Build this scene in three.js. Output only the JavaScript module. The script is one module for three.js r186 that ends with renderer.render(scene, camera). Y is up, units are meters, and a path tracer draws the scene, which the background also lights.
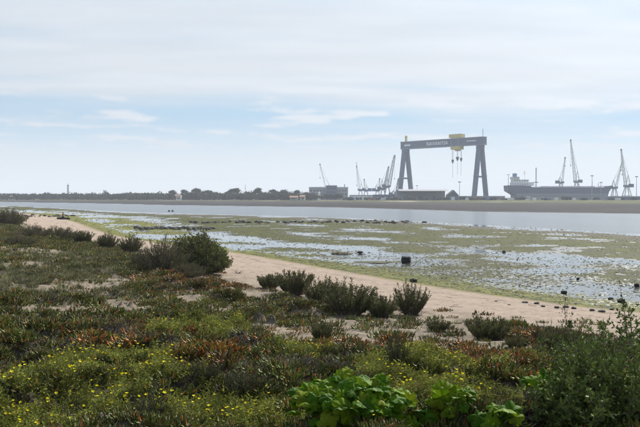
import * as THREE from 'three';
import { mergeGeometries } from 'three/addons/utils/BufferGeometryUtils.js';
import { MarchingCubes } from 'three/addons/objects/MarchingCubes.js';
import { FontLoader } from 'three/addons/loaders/FontLoader.js';
import { TextGeometry } from 'three/addons/geometries/TextGeometry.js';

// ---------------------------------------------------------------- camera
const EYE = 4.4, F = 800, W = 640, H = 427, HORIZON = 197;
const scene = new THREE.Scene();
const camera = new THREE.PerspectiveCamera(2 * Math.atan(H / 2 / F) * 180 / Math.PI, W / H, 0.2, 12000);
const PITCH = -Math.atan((H / 2 - HORIZON) / F);
camera.position.set(0, EYE, 0);
camera.rotation.x = PITCH;

// ---------------------------------------------------------------- noise
function mulberry(a) { return () => { a |= 0; a = a + 0x6D2B79F5 | 0; let t = Math.imul(a ^ a >>> 15, 1 | a); t = t + Math.imul(t ^ t >>> 7, 61 | t) ^ t; return ((t ^ t >>> 14) >>> 0) / 4294967296; }; }
const PERM = new Uint8Array(512), GX = new Float32Array(256), GY = new Float32Array(256);
{ const r = mulberry(7); const p = [...Array(256).keys()]; for (let i = 255; i > 0; i--) { const j = Math.floor(r() * (i + 1)); [p[i], p[j]] = [p[j], p[i]]; }
  for (let i = 0; i < 512; i++) PERM[i] = p[i & 255]; for (let i = 0; i < 256; i++) { const a = r() * Math.PI * 2; GX[i] = Math.cos(a); GY[i] = Math.sin(a); } }
function noise(x, y) {            // gradient noise, about -0.7 .. 0.7
  const xi = Math.floor(x), yi = Math.floor(y), fx = x - xi, fy = y - yi, X = xi & 255, Y = yi & 255;
  const u = fx * fx * fx * (fx * (fx * 6 - 15) + 10), v = fy * fy * fy * (fy * (fy * 6 - 15) + 10);
  const a = PERM[PERM[X] + Y], b = PERM[PERM[X + 1] + Y], c = PERM[PERM[X] + Y + 1], d = PERM[PERM[X + 1] + Y + 1];
  const n0 = GX[a] * fx + GY[a] * fy, n1 = GX[b] * (fx - 1) + GY[b] * fy, n2 = GX[c] * fx + GY[c] * (fy - 1), n3 = GX[d] * (fx - 1) + GY[d] * (fy - 1);
  return n0 + u * (n1 - n0) + v * (n2 - n0 + u * (n0 - n1 - n2 + n3));
}
function fbm(x, y, o = 4) { let s = 0, a = 1, t = 0; for (let i = 0; i < o; i++) { s += a * noise(x, y); t += a; x = x * 2.03 + 17.3; y = y * 2.03 - 9.1; a *= 0.5; } return s / t * 1.4; }
const clamp = (x, a = 0, b = 1) => Math.min(b, Math.max(a, x));
const sstep = (a, b, x) => { const t = clamp((x - a) / (b - a)); return t * t * (3 - 2 * t); };
const lerp = (a, b, t) => a + (b - a) * t;
const V = (x, y, z) => new THREE.Vector3(x, y, z);
function curve(pts, x) { if (x <= pts[0][0]) return pts[0][1]; for (let i = 1; i < pts.length; i++) if (x < pts[i][0]) return lerp(pts[i - 1][1], pts[i][1], (x - pts[i - 1][0]) / (pts[i][0] - pts[i - 1][0])); return pts[pts.length - 1][1]; }

// ---------------------------------------------------------------- sky, sun, exposure
const SUN = V(0.45, 0.66, -0.58).normalize();
{
  const w = 3072, h = 1536, data = new Float32Array(w * h * 4);
  for (let j = 0; j < h; j++) {
    const el = ((j + 0.5) / h - 0.5) * Math.PI, y = Math.max(Math.sin(el), 0), ce = Math.cos(el), deg = Math.max(el, 0) * 180 / Math.PI;
    if (j < h / 2 - 4) { for (let i = 0; i < w; i++) { const k = (j * w + i) * 4; data[k] = 0.38; data[k + 1] = 0.41; data[k + 2] = 0.435; data[k + 3] = 1; } continue; }
    const t1 = sstep(1.2, 6.5, deg), t2 = sstep(5, 60, deg);
    const base = [lerp(lerp(0.585, 0.335, t1), 0.15, t2), lerp(lerp(0.635, 0.480, t1), 0.28, t2), lerp(lerp(0.665, 0.61, t1), 0.52, t2)];
    for (let i = 0; i < w; i++) {
      const az = ((i + 0.5) / w - 0.5) * 2 * Math.PI, x = Math.cos(az) * ce, z = Math.sin(az) * ce;
      const px = x / (y + 0.035), pz = z / (y + 0.035), r = Math.hypot(px, pz);
      const ang = Math.acos(clamp(x * SUN.x + y * SUN.y + z * SUN.z, -1, 1)) * 180 / Math.PI;
      const o = deg > 30 ? 4 : 6;
      const big = fbm(px * 0.35 + 3.1, pz * 0.35, 3), str = fbm(px * 0.30 + pz * 0.12 + 40, pz * 1.0, o), fine = fbm(px * 1.2 + 11, pz * 2.6 - 5, o);
      // a wide thin veil that ends in a ragged edge low over the horizon
      let deck = sstep(7.9, 5.6, r + 1.5 * big + 0.9 * str);
      const thin = clamp(0.74 + 0.9 * str + 0.45 * fine + 0.4 * big);
      deck *= 1 - Math.exp(-0.36 * (0.12 + thin * 1.1) / Math.max(0.10, y));
      // small flat puffs and streaks below that edge
      const puff = sstep(0.06, 0.30, fbm(px * 1.15 + 1.7, pz * 1.15 + 2, o) + 0.16 * fbm(px * 5, pz * 5, 3)) * sstep(13, 8.5, r) * sstep(5.2, 7.2, r + 0.8 * big) * 0.85;
      const low = 0.35 * sstep(-0.2, 0.5, fbm(px * 0.3, pz * 0.9 + 60, 3)) * sstep(5, 9, r);
      const c = clamp(1 - (1 - deck * 0.97) * (1 - puff) * (1 - low));
      const cb = 0.97 + 0.08 * fine - 0.06 * str + 0.05 * puff;
      const cloud = [0.575 * cb, 0.600 * cb, 0.635 * cb];
      const glow = 0.93 + 0.85 * Math.exp(-((ang / 22) ** 2)) + 0.34 * Math.exp(-((ang / 46) ** 2));
      const k = (j * w + i) * 4;
      for (let q = 0; q < 3; q++) data[k + q] = lerp(base[q], cloud[q], c) * glow * 0.767;
      data[k + 3] = 1;
    }
  }
  const sky = new THREE.DataTexture(data, w, h, THREE.RGBAFormat, THREE.FloatType);
  sky.mapping = THREE.EquirectangularReflectionMapping; sky.magFilter = THREE.LinearFilter; sky.minFilter = THREE.LinearFilter; sky.wrapS = THREE.RepeatWrapping;
  sky.colorSpace = THREE.LinearSRGBColorSpace; sky.needsUpdate = true;
  scene.background = sky; scene.environment = sky;
}
const sun = new THREE.DirectionalLight(new THREE.Color().setRGB(1, 0.94, 0.84), 5.0);
sun.position.copy(SUN).multiplyScalar(400); scene.add(sun, sun.target);
sun.castShadow = true; sun.shadow.radius = 1; sun.shadow.mapSize.set(4096, 4096);
Object.assign(sun.shadow.camera, { left: -160, right: 160, top: 160, bottom: -160, near: 1, far: 1200 });
const renderer = new THREE.WebGLRenderer({ antialias: true });
renderer.toneMapping = THREE.LinearToneMapping;
renderer.toneMappingExposure = 1.8;
renderer.shadowMap.enabled = true;
scene.fog = new THREE.FogExp2(new THREE.Color().setRGB(0.86, 0.91, 1.0), 0.00021);

// ---------------------------------------------------------------- helpers for things
const taken = new Map();
function numbered(name) { const n = taken.get(name) ?? 0; taken.set(name, n + 1); return n ? `${name}_${String(n).padStart(3, '0')}` : name; }
function tag(o, label, category, group, kind) { o.userData.label = label; o.userData.category = category; if (group) o.userData.group = group; if (kind) o.userData.kind = kind; return o; }
function thing(name, label, category, p = [0, 0, 0], turn = 0, group) { const g = new THREE.Group(); g.name = numbered(name); g.position.set(...p); g.rotation.y = turn; scene.add(g); return tag(g, label, category, group); }
function part(name, geo, mat, parent) { const m = new THREE.Mesh(geo, mat); m.name = name; m.castShadow = m.receiveShadow = true; parent.add(m); return m; }
function solo(name, geo, mat, label, category, p = [0, 0, 0], group) { const m = part(numbered(name), geo, mat, scene); m.position.set(...p); return tag(m, label, category, group); }
function structure(name, geo, mat) { const m = part(numbered(name), geo, mat, scene); m.userData.kind = 'structure'; return m; }
const paint = (r, g, b, rough = 0.85, extra = {}) => new THREE.MeshStandardMaterial({ color: new THREE.Color().setRGB(r, g, b), roughness: rough, ...extra });
const leafMat = (r, g, b, tr = 0.3, extra = {}) => new THREE.MeshPhysicalMaterial({ color: new THREE.Color().setRGB(r, g, b), roughness: 0.9, transmission: tr, thickness: 0, side: THREE.DoubleSide, specularIntensity: 0.25, ...extra });
// where the sight line through a picture point reaches a given distance in front of the camera
const CP = Math.cos(PITCH), SP = Math.sin(PITCH);
function ray(px, py) { const u = (px - W / 2) / F, v = (H / 2 - py) / F; const y = v * CP - SP * -1 * -1, z = v * SP - CP; return [u, v * CP + SP, z]; }
function at(px, py, d) { const r = ray(px, py), k = d / -r[2]; return V(r[0] * k, EYE + r[1] * k, -d); }

// ---------------------------------------------------------------- terrain (d = metres in front of the camera = -z)
const SHORE = (() => {
  const p = [[140, -40], [70, 3], [30, 19], [12, 29.9], [8.5, 34], [5.4, 39], [1.2, 47], [-6.1, 61.4], [-20, 84], [-42, 138], [-61, 181], [-95, 235], [-200, 330], [-420, 480]].map(([x, d]) => V(x, 0, d));
  return new THREE.CatmullRomCurve3(p, false, 'centripetal').getPoints(110);
})();
function inland(x, d) {           // metres from the high edge of the flats, positive on the land side
  let best = 1e12, sgn = 1;
  for (let i = 0; i + 1 < SHORE.length; i++) {
    const a = SHORE[i], b = SHORE[i + 1], ex = b.x - a.x, ez = b.z - a.z, t = clamp(((x - a.x) * ex + (d - a.z) * ez) / (ex * ex + ez * ez));
    const qx = x - a.x - t * ex, qz = d - a.z - t * ez, q = qx * qx + qz * qz;
    if (q < best) { best = q; sgn = ex * qz - ez * qx > 0 ? 1 : -1; }
  }
  return Math.sqrt(best) * sgn;
}
const PROFILE = [[0, 0.1], [3, 0.34], [8, 0.80], [11, 1.0], [14, 1.22], [17, 1.48], [20, 1.82], [23, 2.2], [26, 2.52], [29, 2.7], [40, 2.9], [200, 3.4]];
const A_ = px => (px - 320) / 800;
const NEAR_EDGE = [[A_(-300), 600], [A_(0), 440], [A_(100), 255], [A_(160), 222], [A_(320), 178], [A_(480), 128], [A_(640), 95], [A_(1000), 70]];
const FAR_EDGE = [[A_(-300), 900], [A_(0), 704], [A_(160), 440], [A_(320), 345], [A_(480), 238], [A_(640), 207], [A_(1000), 170]];
const LAND_EDGE = [[A_(-300), 1150], [A_(0), 980], [A_(160), 870], [A_(320), 720], [A_(480), 600], [A_(640), 520], [A_(1000), 460]];
let lastS = 0, lastKind = 0;
function ground(x, z) {
  const d = -z, s = inland(x, d); lastS = s;
  if (s > 0 || d < 12) {
    let h = curve(PROFILE, Math.max(s, 0));
    const dune = sstep(8, 13, s);
    h += dune * (0.16 * fbm(x * 0.35, d * 0.35, 2) + 0.13 * noise(x * 0.95, d * 0.95) + 0.06 * noise(x * 2.3, d * 2.3)) + (1 - dune) * (0.035 * fbm(x * 0.5 + 5, d * 0.5, 3) + 0.03 * noise(x * 2.1, d * 2.1) + 0.014 * noise(x * 5, d * 5)) * sstep(0, 2, s);
    if (MATS && dune > 0 && d < 45) h += matHeight(x, d, s) * sstep(45, 25, d);
    lastS = s; lastKind = 0; return h;
  }
  const t = -s, a = clamp(x / Math.max(d, 1), -0.7, 0.7);
  const wob = 1 + 0.05 * fbm(x * 0.012 + 3, d * 0.012, 3);
  const dn = curve(NEAR_EDGE, a) * wob, df = curve(FAR_EDGE, a) * (1 + 0.06 * fbm(x * 0.012, d * 0.012 + 9, 4)), dl = curve(LAND_EDGE, a);
  if (d < dn) {
    lastKind = 1;
    const low = fbm(x * 0.05 + 31, d * 0.05, 3), mid = fbm(x * 0.16, d * 0.16 + 70, 3), fine = noise(x * 2.1, d * 2.1) + 0.6 * noise(x * 5.3, d * 5.3 + 3);
    const band = curve([[0, 0.09], [1.2, 0.05], [2.8, 0.008], [9, -0.004], [14, 0.002], [22, 0.028], [40, 0.024], [60, 0.012], [120, 0.03]], t + 3 * mid);
    let h = band + 0.045 * low + 0.045 * mid + 0.055 * noise(t * 0.17 + 0.6 * mid, x * 0.03 + 4) + 0.022 * fine * curve([[0, 0.8], [2, 1.5], [10, 1.2], [16, 0.4], [40, 0.25]], t);
    const e = sstep(dn * 0.93, dn, d); h = lerp(h, -0.35, e * e);
    if (e > 0.0 && e < 0.6) h += 0.0;
    return h;
  }
  if (d < df) {
    lastKind = 2;
    let h = -0.35; const e = sstep(df * 0.95, df, d); h = lerp(h, 0.06, e);
    // low shoal, just awash, in the eastern channel
    const sh = sstep(0.10, 0.22, a + 0.05 * noise(x * 0.02, d * 0.02)) * sstep(dn * 1.10, dn * 1.22, d) * sstep(df, df * 0.9, d);
    h = lerp(h, -0.022 + 0.012 * fbm(x * 0.06, d * 0.06, 2) + 0.03 * noise(x * 0.6, d * 0.6), sh);
    return h;
  }
  lastKind = d < dl ? 3 : 4;
  const up = sstep(df, dl, d);
  return 0.06 + 0.3 * up + 0.45 * sstep(dl, dl + 40, d) + 0.06 * fbm(x * 0.05, d * 0.05, 3) * sstep(df, df + 30, d);
}
function spot(px, py) {           // the ground point that a picture point shows
  const r = ray(px, py); let k0 = 2, k = 2;
  for (; k < 2000; k *= 1.02) { const x = r[0] * k, y = EYE + r[1] * k, z = r[2] * k; if (y < Math.max(ground(x, z), -0.02)) break; k0 = k; }
  for (let i = 0; i < 24; i++) { const m = (k0 + k) / 2; if (EYE + r[1] * m < Math.max(ground(r[0] * m, r[2] * m), -0.02)) k = m; else k0 = m; }
  const x = r[0] * k, z = r[2] * k; return V(x, ground(x, z), z);
}
// patches of the dune, as ellipses on the ground: [px, py, half width, half height] in the picture
function patches(list) { return list.map(([px, py, rx, ry]) => { const c = spot(px, py), d = -c.z; const n = spot(px, py - ry), f = spot(px, py + ry); return { x: c.x, d, rx: rx * d / F, rd: Math.max(0.12, Math.min(6, (n.z - f.z) / -2)) }; }); }
function inPatch(list, x, d) { let m = 0; const wx = 0.9 * noise(x * 1.3 + 9, d * 1.3), wd = 0.9 * noise(x * 1.3, d * 1.3 + 44), k = noise(x * 3.1, d * 3.1) * 0.55 + noise(x * 7.7, d * 7.7) * 0.35; for (const p of list) { const ux = (x - p.x) / p.rx, ud = (d - p.d) / p.rd; const q = Math.hypot(ux + wx, ud + wd) + k; m = Math.max(m, sstep(1.24, 0.8, q)); } return m; }
let MATS = false;
const SANDY = patches([[100, 317, 66, 11], [45, 325, 36, 6], [25, 251, 52, 6], [45, 263, 26, 9], [112, 284, 34, 9], [60, 291, 46, 6], [170, 303, 30, 4], [335, 323, 50, 13], [375, 340, 84, 13], [300, 334, 50, 11], [430, 327, 66, 12], [450, 342, 66, 12], [505, 350, 46, 9], [262, 395, 18, 9], [560, 358, 40, 8], [262, 300, 30, 6], [170, 300, 40, 6], [230, 312, 30, 5], [262, 283, 20, 3], [540, 338, 26, 3], [600, 335, 46, 11], [632, 343, 30, 13], [556, 332, 36, 7], [20, 351, 20, 4], [10, 300, 24, 3]]);
const GRASSY = patches([[40, 276, 80, 20], [15, 292, 60, 9], [100, 300, 40, 6], [60, 258, 40, 8]]);
const ORANGE = patches([[255, 274, 36, 14], [340, 352, 66, 8], [300, 340, 40, 8], [480, 372, 60, 12], [450, 352, 50, 8], [400, 354, 60, 8], [540, 345, 50, 6], [220, 282, 60, 10], [170, 345, 80, 8], [100, 365, 60, 6], [430, 312, 50, 5], [200, 375, 40, 8]]);
const YELLOW = patches([[50, 405, 110, 36], [225, 418, 80, 16], [170, 390, 40, 12], [440, 382, 50, 14], [215, 330, 26, 7], [420, 405, 60, 18], [600, 400, 60, 20], [310, 368, 30, 6], [195, 345, 30, 10], [120, 380, 60, 14]]);
const DARK = patches([[175, 358, 44, 9], [300, 384, 34, 9], [75, 368, 40, 6], [245, 352, 40, 8], [190, 395, 40, 8], [360, 366, 30, 6], [120, 345, 30, 5], [510, 400, 40, 10], [20, 340, 30, 5]]);
function cover(x, d, s) { return sstep(12.3, 14.0, s + 1.8 * fbm(x * 0.5, d * 0.5, 2) + 3 * sstep(32, 55, d)) * (1 - 0.95 * inPatch(SANDY, x, d)) * (1 - 0.72 * sstep(0.02, 0.22, noise(x * 2.2 + 7, d * 2.2) * 0.7 + 0.5 * noise(x * 0.8, d * 0.8 + 21)) * sstep(40, 24, d)) * (1 - 0.85 * sstep(23.5, 18, s) * sstep(-0.05, 0.2, noise(x * 0.9 + 3, d * 0.9) + 0.3 * noise(x * 2.7, d * 2.7))) * (1 - 0.2 * inPatch(GRASSY, x, d)); }

function matHeight(x, d, s) { const c = cover(x, d, s); return c <= 0 ? 0 : 0.20 * c * sstep(-0.12, 0.26, noise(x * 1.15 + 60, d * 1.15) + 0.5 * noise(x * 2.7, d * 2.7 + 14)); }
MATS = true;
// ---------------------------------------------------------------- ground textures (grain only)
function grain(size, f, lo = 0.7, hi = 1.0, seed = 0) {
  const n = new Uint8Array(size * size * 4), r = mulberry(seed + 5);
  for (let j = 0; j < size; j++) for (let i = 0; i < size; i++) {
    const u = i / size, v = j / size; let q = 0;   // tileable: blend four shifted noises
    const g = (x, y) => fbm(x * f + seed, y * f, 4);
    q = lerp(lerp(g(u, v), g(u - 1, v), u), lerp(g(u, v - 1), g(u - 1, v - 1), u), v);
    const c = clamp(lerp(lo, hi, clamp(0.5 + q * 0.7)) + (r() - 0.5) * 0.16 * (hi - lo) * 3, 0, 1) * 255, k = (j * size + i) * 4;
    n[k] = n[k + 1] = n[k + 2] = c; n[k + 3] = 255;
  }
  const t = new THREE.DataTexture(n, size, size); t.wrapS = t.wrapT = THREE.RepeatWrapping; t.magFilter = THREE.LinearFilter; t.minFilter = THREE.LinearMipmapLinearFilter; t.generateMipmaps = true; t.needsUpdate = true; return t;
}
const sandGrain = grain(512, 9, 0.72, 1, 3), sandBump = grain(512, 16, 0.2, 1, 13), mudBump = grain(512, 12, 0.1, 1, 23);
sandGrain.colorSpace = THREE.SRGBColorSpace;

// ---------------------------------------------------------------- ground sheets
{
  const rows = [1.2]; while (rows[rows.length - 1] < 4200) { const r = rows[rows.length - 1]; const drop = r < 14 ? 2.0 : 4.4; rows.push(r + clamp(r * r / (drop * 1280) * 0.95, 0.05, r * 0.12 + 0.05)); }
  const fineCols = []; for (let a = -0.62; a <= 0.62; a += Math.abs(a) < 0.44 ? 1.35 / 1280 : 0.006) fineCols.push(a);
  const wideCols = []; for (let a = 0.62; a <= 2 * Math.PI - 0.62 + 1e-6; a += (2 * Math.PI - 1.24) / 90) wideCols.push(a);
  const wideRows = [0.02]; while (wideRows[wideRows.length - 1] < 4200) wideRows.push(wideRows[wideRows.length - 1] * 1.12 + 0.25);
  const midCols = []; for (let a = -0.62; a <= 0.6201; a += 0.04) midCols.push(a);
  const sheets = { sandy_beach: [], mudflat: [], wet_mud: [], far_shore: [] };
  const sandC = [0.41, 0.322, 0.25], duneC = [0.30, 0.245, 0.18], litterC = [0.036, 0.029, 0.021];
  function sheet(cols, rws) {
    const nc = cols.length, nr = rws.length, pos = new Float32Array(nc * nr * 3), uv = new Float32Array(nc * nr * 2), col = new Float32Array(nc * nr * 3), kind = new Uint8Array(nc * nr);
    for (let j = 0; j < nr; j++) for (let i = 0; i < nc; i++) {
      const r = rws[j], x = Math.sin(cols[i]) * r, z = -Math.cos(cols[i]) * r, d = -z, y = ground(x, z), s = lastS, k = j * nc + i;
      pos.set([x, y, z], k * 3);
      let c;
      kind[k] = lastKind;
      if (lastKind === 0) {
        uv.set([x / 1.7, z / 1.7], k * 2);
        const v = cover(x, d, s), du = sstep(8, 13, s), n = 0.92 + 0.16 * fbm(x * 0.8, d * 0.8, 3), wrack = sstep(0.12, 0.4, fbm(x * 1.3, d * 2.2 + 8, 4)) * sstep(0.5, 2, s) * 0.3 + 0.45 * sstep(0.5, 0.15, Math.abs(s - 2.6 - 1.2 * noise(x * 0.25, d * 0.25))) * sstep(-0.05, 0.25, noise(x * 2.4, d * 2.4)) + 0.3 * sstep(0.35, 0.1, Math.abs(s - 5.6 - 1.5 * noise(x * 0.2 + 8, d * 0.2))) * sstep(0, 0.3, noise(x * 3, d * 3));
        const wet = sstep(1.4, 0, s + 0.6 * noise(x, d));
        c = [0, 1, 2].map(q => lerp(lerp(sandC[q], duneC[q], du) * n, litterC[q], Math.max(v * 0.9, du * 0.75 * sstep(-0.15, 0.3, fbm(x * 0.9 + 3, d * 0.9, 4)) * (1 - inPatch(SANDY, x, d)), du * 0.3 * sstep(0.0, 0.3, noise(x * 5, d * 5)), wrack)));
        if (wet > 0) { const g = sstep(0, 0.4, noise(x * 2 + 3, d * 2) + 0.15); c = [0, 1, 2].map(q => lerp(c[q], lerp([0.20, 0.16, 0.115][q], [0.23, 0.22, 0.045][q], g), wet)); }
        // bank of bright green weed on the upper beach further along
      } else if (lastKind === 1) {
        uv.set([x / 2.3, z / 2.3], k * 2);
        const t = -s, n1 = fbm(x * 0.12 + 8, d * 0.12, 3), n2 = noise(x * 1.9 + 4, d * 1.9), dn = curve(NEAR_EDGE, clamp(x / d, -0.7, 0.7));
        const mud = [0.062, 0.057, 0.052], algae = [0.058, 0.062, 0.013], lime = [0.125, 0.125, 0.028];
        const bank = curve([[0, 1.7], [40, 1.7], [70, 5], [120, 14]], d);
        const al = clamp(sstep(-0.012, 0.03, y + 0.01 * n2) * sstep(-0.35, 0.05, n1 + 0.15) + 0.1);
        let li = sstep(bank * 1.4, bank * 0.5, t + 2 * n1) * sstep(-0.1, 0.25, n2 + 0.35 * sstep(60, 90, d)); li = Math.max(li, 0.35 * sstep(0.25, 0.5, fbm(x * 0.3 + 2, d * 0.3, 3)) * al);
        if (al < 0.45 && li < 0.4) kind[k] = 5;
        const stony = sstep(0.82, 0.9, d / dn + 0.06 * n1);
        c = [0, 1, 2].map(q => { let v = lerp(mud[q], algae[q] * (0.85 + 0.5 * n2), al); v = lerp(v, lime[q] * (0.9 + 0.4 * n2), li); return lerp(v, [0.075, 0.066, 0.055][q], stony * 0.8); });
      } else if (lastKind === 2) { uv.set([x / 2.3, z / 2.3], k * 2); c = [0.06, 0.057, 0.054]; }
      else {
        uv.set([x / 9, z / 9], k * 2);
        const dl = curve(LAND_EDGE, clamp(x / d, -0.7, 0.7)), g = sstep(dl * 0.93, dl * 0.985, d + 22 * fbm(x * 0.02, d * 0.02 + 3, 3)), n = 0.95 + 0.7 * fbm(x * 0.02, d * 0.05, 4);
        c = [0, 1, 2].map(q => lerp([0.050, 0.047, 0.049][q], lerp([0.09, 0.10, 0.036][q], [0.24, 0.21, 0.14][q], sstep(0.1, 0.4, fbm(x * 0.02 + 5, d * 0.02, 2))), g) * n);
      }
      col.set(c.map(q => clamp(q, 0.005, 0.9)), k * 3);
    }
    const idx = { sandy_beach: [], mudflat: [], wet_mud: [], far_shore: [] };
    for (let j = 0; j + 1 < nr; j++) for (let i = 0; i + 1 < nc; i++) {
      const a = j * nc + i, b = a + 1, c = a + nc, e = c + 1, kd = kind[a], name = kd === 0 ? 'sandy_beach' : kd === 5 ? 'wet_mud' : kd <= 2 ? 'mudflat' : 'far_shore';
      idx[name].push(a, b, e, a, e, c);
    }
    for (const name in idx) {
      if (!idx[name].length) continue;
      const map = new Int32Array(nc * nr).fill(-1), P = [], U = [], C = [], I = [];
      for (const v of idx[name]) { if (map[v] < 0) { map[v] = P.length / 3; for (let q = 0; q < 3; q++) { P.push(pos[v * 3 + q]); C.push(col[v * 3 + q]); } U.push(uv[v * 2], uv[v * 2 + 1]); } I.push(map[v]); }
      const g = new THREE.BufferGeometry(); g.setAttribute('position', new THREE.Float32BufferAttribute(P, 3)); g.setAttribute('uv', new THREE.Float32BufferAttribute(U, 2)); g.setAttribute('color', new THREE.Float32BufferAttribute(C, 3)); g.setIndex(I); g.computeVertexNormals(); sheets[name].push(g);
    }
  }
  sheet(fineCols, rows); sheet(wideCols, wideRows); sheet(midCols, [0.02, 0.4, 0.8, 1.2]);
  const mats = {
    sandy_beach: new THREE.MeshPhysicalMaterial({ vertexColors: true, roughness: 0.95, specularIntensity: 0.3, map: sandGrain, bumpMap: sandBump, bumpScale: 0.03 }),
    mudflat: new THREE.MeshPhysicalMaterial({ vertexColors: true, roughness: 0.8, specularIntensity: 0.2, bumpMap: mudBump, bumpScale: 0.02 }),
    wet_mud: new THREE.MeshPhysicalMaterial({ vertexColors: true, roughness: 0.34, specularIntensity: 0.9, bumpMap: mudBump, bumpScale: 0.012 }),
    far_shore: new THREE.MeshPhysicalMaterial({ vertexColors: true, roughness: 0.95, specularIntensity: 0.15, map: sandGrain }),
  };
  for (const name in sheets) structure(name, mergeGeometries(sheets[name]), mats[name]);
}
// sea water at low tide: fills the channel and lies in the hollows of the flats
{
  const n = 512, hgt = new Uint8Array(n * n * 4);
  for (let j = 0; j < n; j++) for (let i = 0; i < n; i++) { const u = i / n, v = j / n, g = (x, y) => fbm(x * 22, y * 40, 3), q = lerp(lerp(g(u, v), g(u - 1, v), u), lerp(g(u, v - 1), g(u - 1, v - 1), u), v), k = (j * n + i) * 4; hgt[k] = hgt[k + 1] = hgt[k + 2] = clamp(0.5 + q * 0.5) * 255; hgt[k + 3] = 255; }
  const t = new THREE.DataTexture(hgt, n, n); t.wrapS = t.wrapT = THREE.RepeatWrapping; t.magFilter = THREE.LinearFilter; t.needsUpdate = true;
  const n0 = 90, ang = k => lerp(-Math.PI, Math.PI, k / n0), edge = k => { const a = ang(k), t = Math.tan(clamp(a, -1.2, 1.2)); return Math.min(curve(NEAR_EDGE, clamp(t, -0.775, 0.85)) / Math.max(Math.cos(a), 0.36) * 0.985, 900); };
  function fan(inner, outer) { const P = [], U = [], I = []; for (let k = 0; k <= n0; k++) for (const r of [inner(k), outer(k)]) { const x = Math.sin(ang(k)) * r, z = -Math.cos(ang(k)) * r; P.push(x, 0, z); U.push(x / 20, z / 20); } for (let k = 0; k < n0; k++) { const a = k * 2; I.push(a, a + 2, a + 3, a, a + 3, a + 1); } const g = new THREE.BufferGeometry(); g.setAttribute('position', new THREE.Float32BufferAttribute(P, 3)); g.setAttribute('uv', new THREE.Float32BufferAttribute(U, 2)); g.setIndex(I); g.computeVertexNormals(); return g; }
  structure('tidal_pools', fan(() => 8, edge), new THREE.MeshPhysicalMaterial({ color: new THREE.Color().setRGB(0.05, 0.055, 0.055), roughness: 0.08, ior: 1.33, bumpMap: t, bumpScale: 0.02 }));
  structure('sea_water', fan(edge, () => 4100), new THREE.MeshPhysicalMaterial({ color: new THREE.Color().setRGB(0.05, 0.06, 0.065), roughness: 0.22, ior: 1.33, bumpMap: t, bumpScale: 0.14 }));
}
console.log('ground done');

// ---------------------------------------------------------------- mesh builder for plants
class Build {
  constructor() { this.p = []; this.c = []; this.i = []; this.col = [1, 1, 1]; }
  color(r, g, b) { this.col = [r, g, b]; return this; }
  v(x, y, z) { this.p.push(x, y, z); this.c.push(...this.col); return this.p.length / 3 - 1; }
  tri(a, b, c) { this.i.push(a, b, c); }
  quad(a, b, c, d) { this.i.push(a, b, c, a, c, d); }
  // pointed leaf: base o, direction dir (unit), across side (unit), length, half width
  leaf(o, dir, side, len, w) {
    const m = o.clone().addScaledVector(dir, len * 0.5), a = this.v(o.x, o.y, o.z), b = this.v(m.x + side.x * w, m.y + side.y * w, m.z + side.z * w), e = this.v(o.x + dir.x * len, o.y + dir.y * len, o.z + dir.z * len), c = this.v(m.x - side.x * w, m.y - side.y * w, m.z - side.z * w);
    this.quad(a, b, e, c);
  }
  tube(pts, r0, r1, n = 4) {
    let prev = null;
    for (let k = 0; k < pts.length; k++) {
      const t = (pts[Math.min(k + 1, pts.length - 1)].clone().sub(pts[Math.max(k - 1, 0)])).normalize();
      const u = Math.abs(t.y) > 0.9 ? V(1, 0, 0) : V(0, 1, 0), a = u.clone().cross(t).normalize(), b = t.clone().cross(a), r = lerp(r0, r1, k / (pts.length - 1)), ring = [];
      for (let q = 0; q < n; q++) { const f = q / n * 2 * Math.PI, x = Math.cos(f) * r, y = Math.sin(f) * r; ring.push(this.v(pts[k].x + a.x * x + b.x * y, pts[k].y + a.y * x + b.y * y, pts[k].z + a.z * x + b.z * y)); }
      if (prev) for (let q = 0; q < n; q++) this.quad(prev[q], prev[(q + 1) % n], ring[(q + 1) % n], ring[q]);
      prev = ring;
    }
  }
  box(a, b, w, h) {  // beam from a to b
    const d = b.clone().sub(a), L = d.length(), g = new THREE.BoxGeometry(w, h ?? w, L), q = new THREE.Matrix4().lookAt(V(0, 0, 0), d.normalize().negate(), Math.abs(d.y) > 0.95 ? V(1, 0, 0) : V(0, 1, 0));
    g.applyMatrix4(q); const mid = a.clone().add(b).multiplyScalar(0.5), o = this.p.length / 3, P = g.attributes.position; for (let k = 0; k < P.count; k++) this.v(P.getX(k) + mid.x, P.getY(k) + mid.y, P.getZ(k) + mid.z); for (const k of g.index.array) this.i.push(k + o); return this;
  }
  block(x0, x1, y0, y1, z0, z1) { const g = new THREE.BoxGeometry(x1 - x0, y1 - y0, z1 - z0), o = this.p.length / 3, P = g.attributes.position; for (let k = 0; k < P.count; k++) this.v(P.getX(k) + (x0 + x1) / 2, P.getY(k) + (y0 + y1) / 2, P.getZ(k) + (z0 + z1) / 2); for (const k of g.index.array) this.i.push(k + o); return this; }
  geo() { const g = new THREE.BufferGeometry(); g.setAttribute('position', new THREE.Float32BufferAttribute(this.p, 3)); g.setAttribute('color', new THREE.Float32BufferAttribute(this.c, 3)); g.setIndex(this.i); g.computeVertexNormals(); return g; }
}
const rnd = mulberry(2024), R = (a, b) => a + (b - a) * rnd();
function unit(tilt, az) { return V(Math.sin(tilt) * Math.cos(az), Math.cos(tilt), Math.sin(tilt) * Math.sin(az)); }
function sideOf(dir, az) { const s = V(Math.cos(az), 0.3, Math.sin(az)).cross(dir); return s.lengthSq() < 1e-6 ? V(1, 0, 0) : s.normalize(); }

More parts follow.
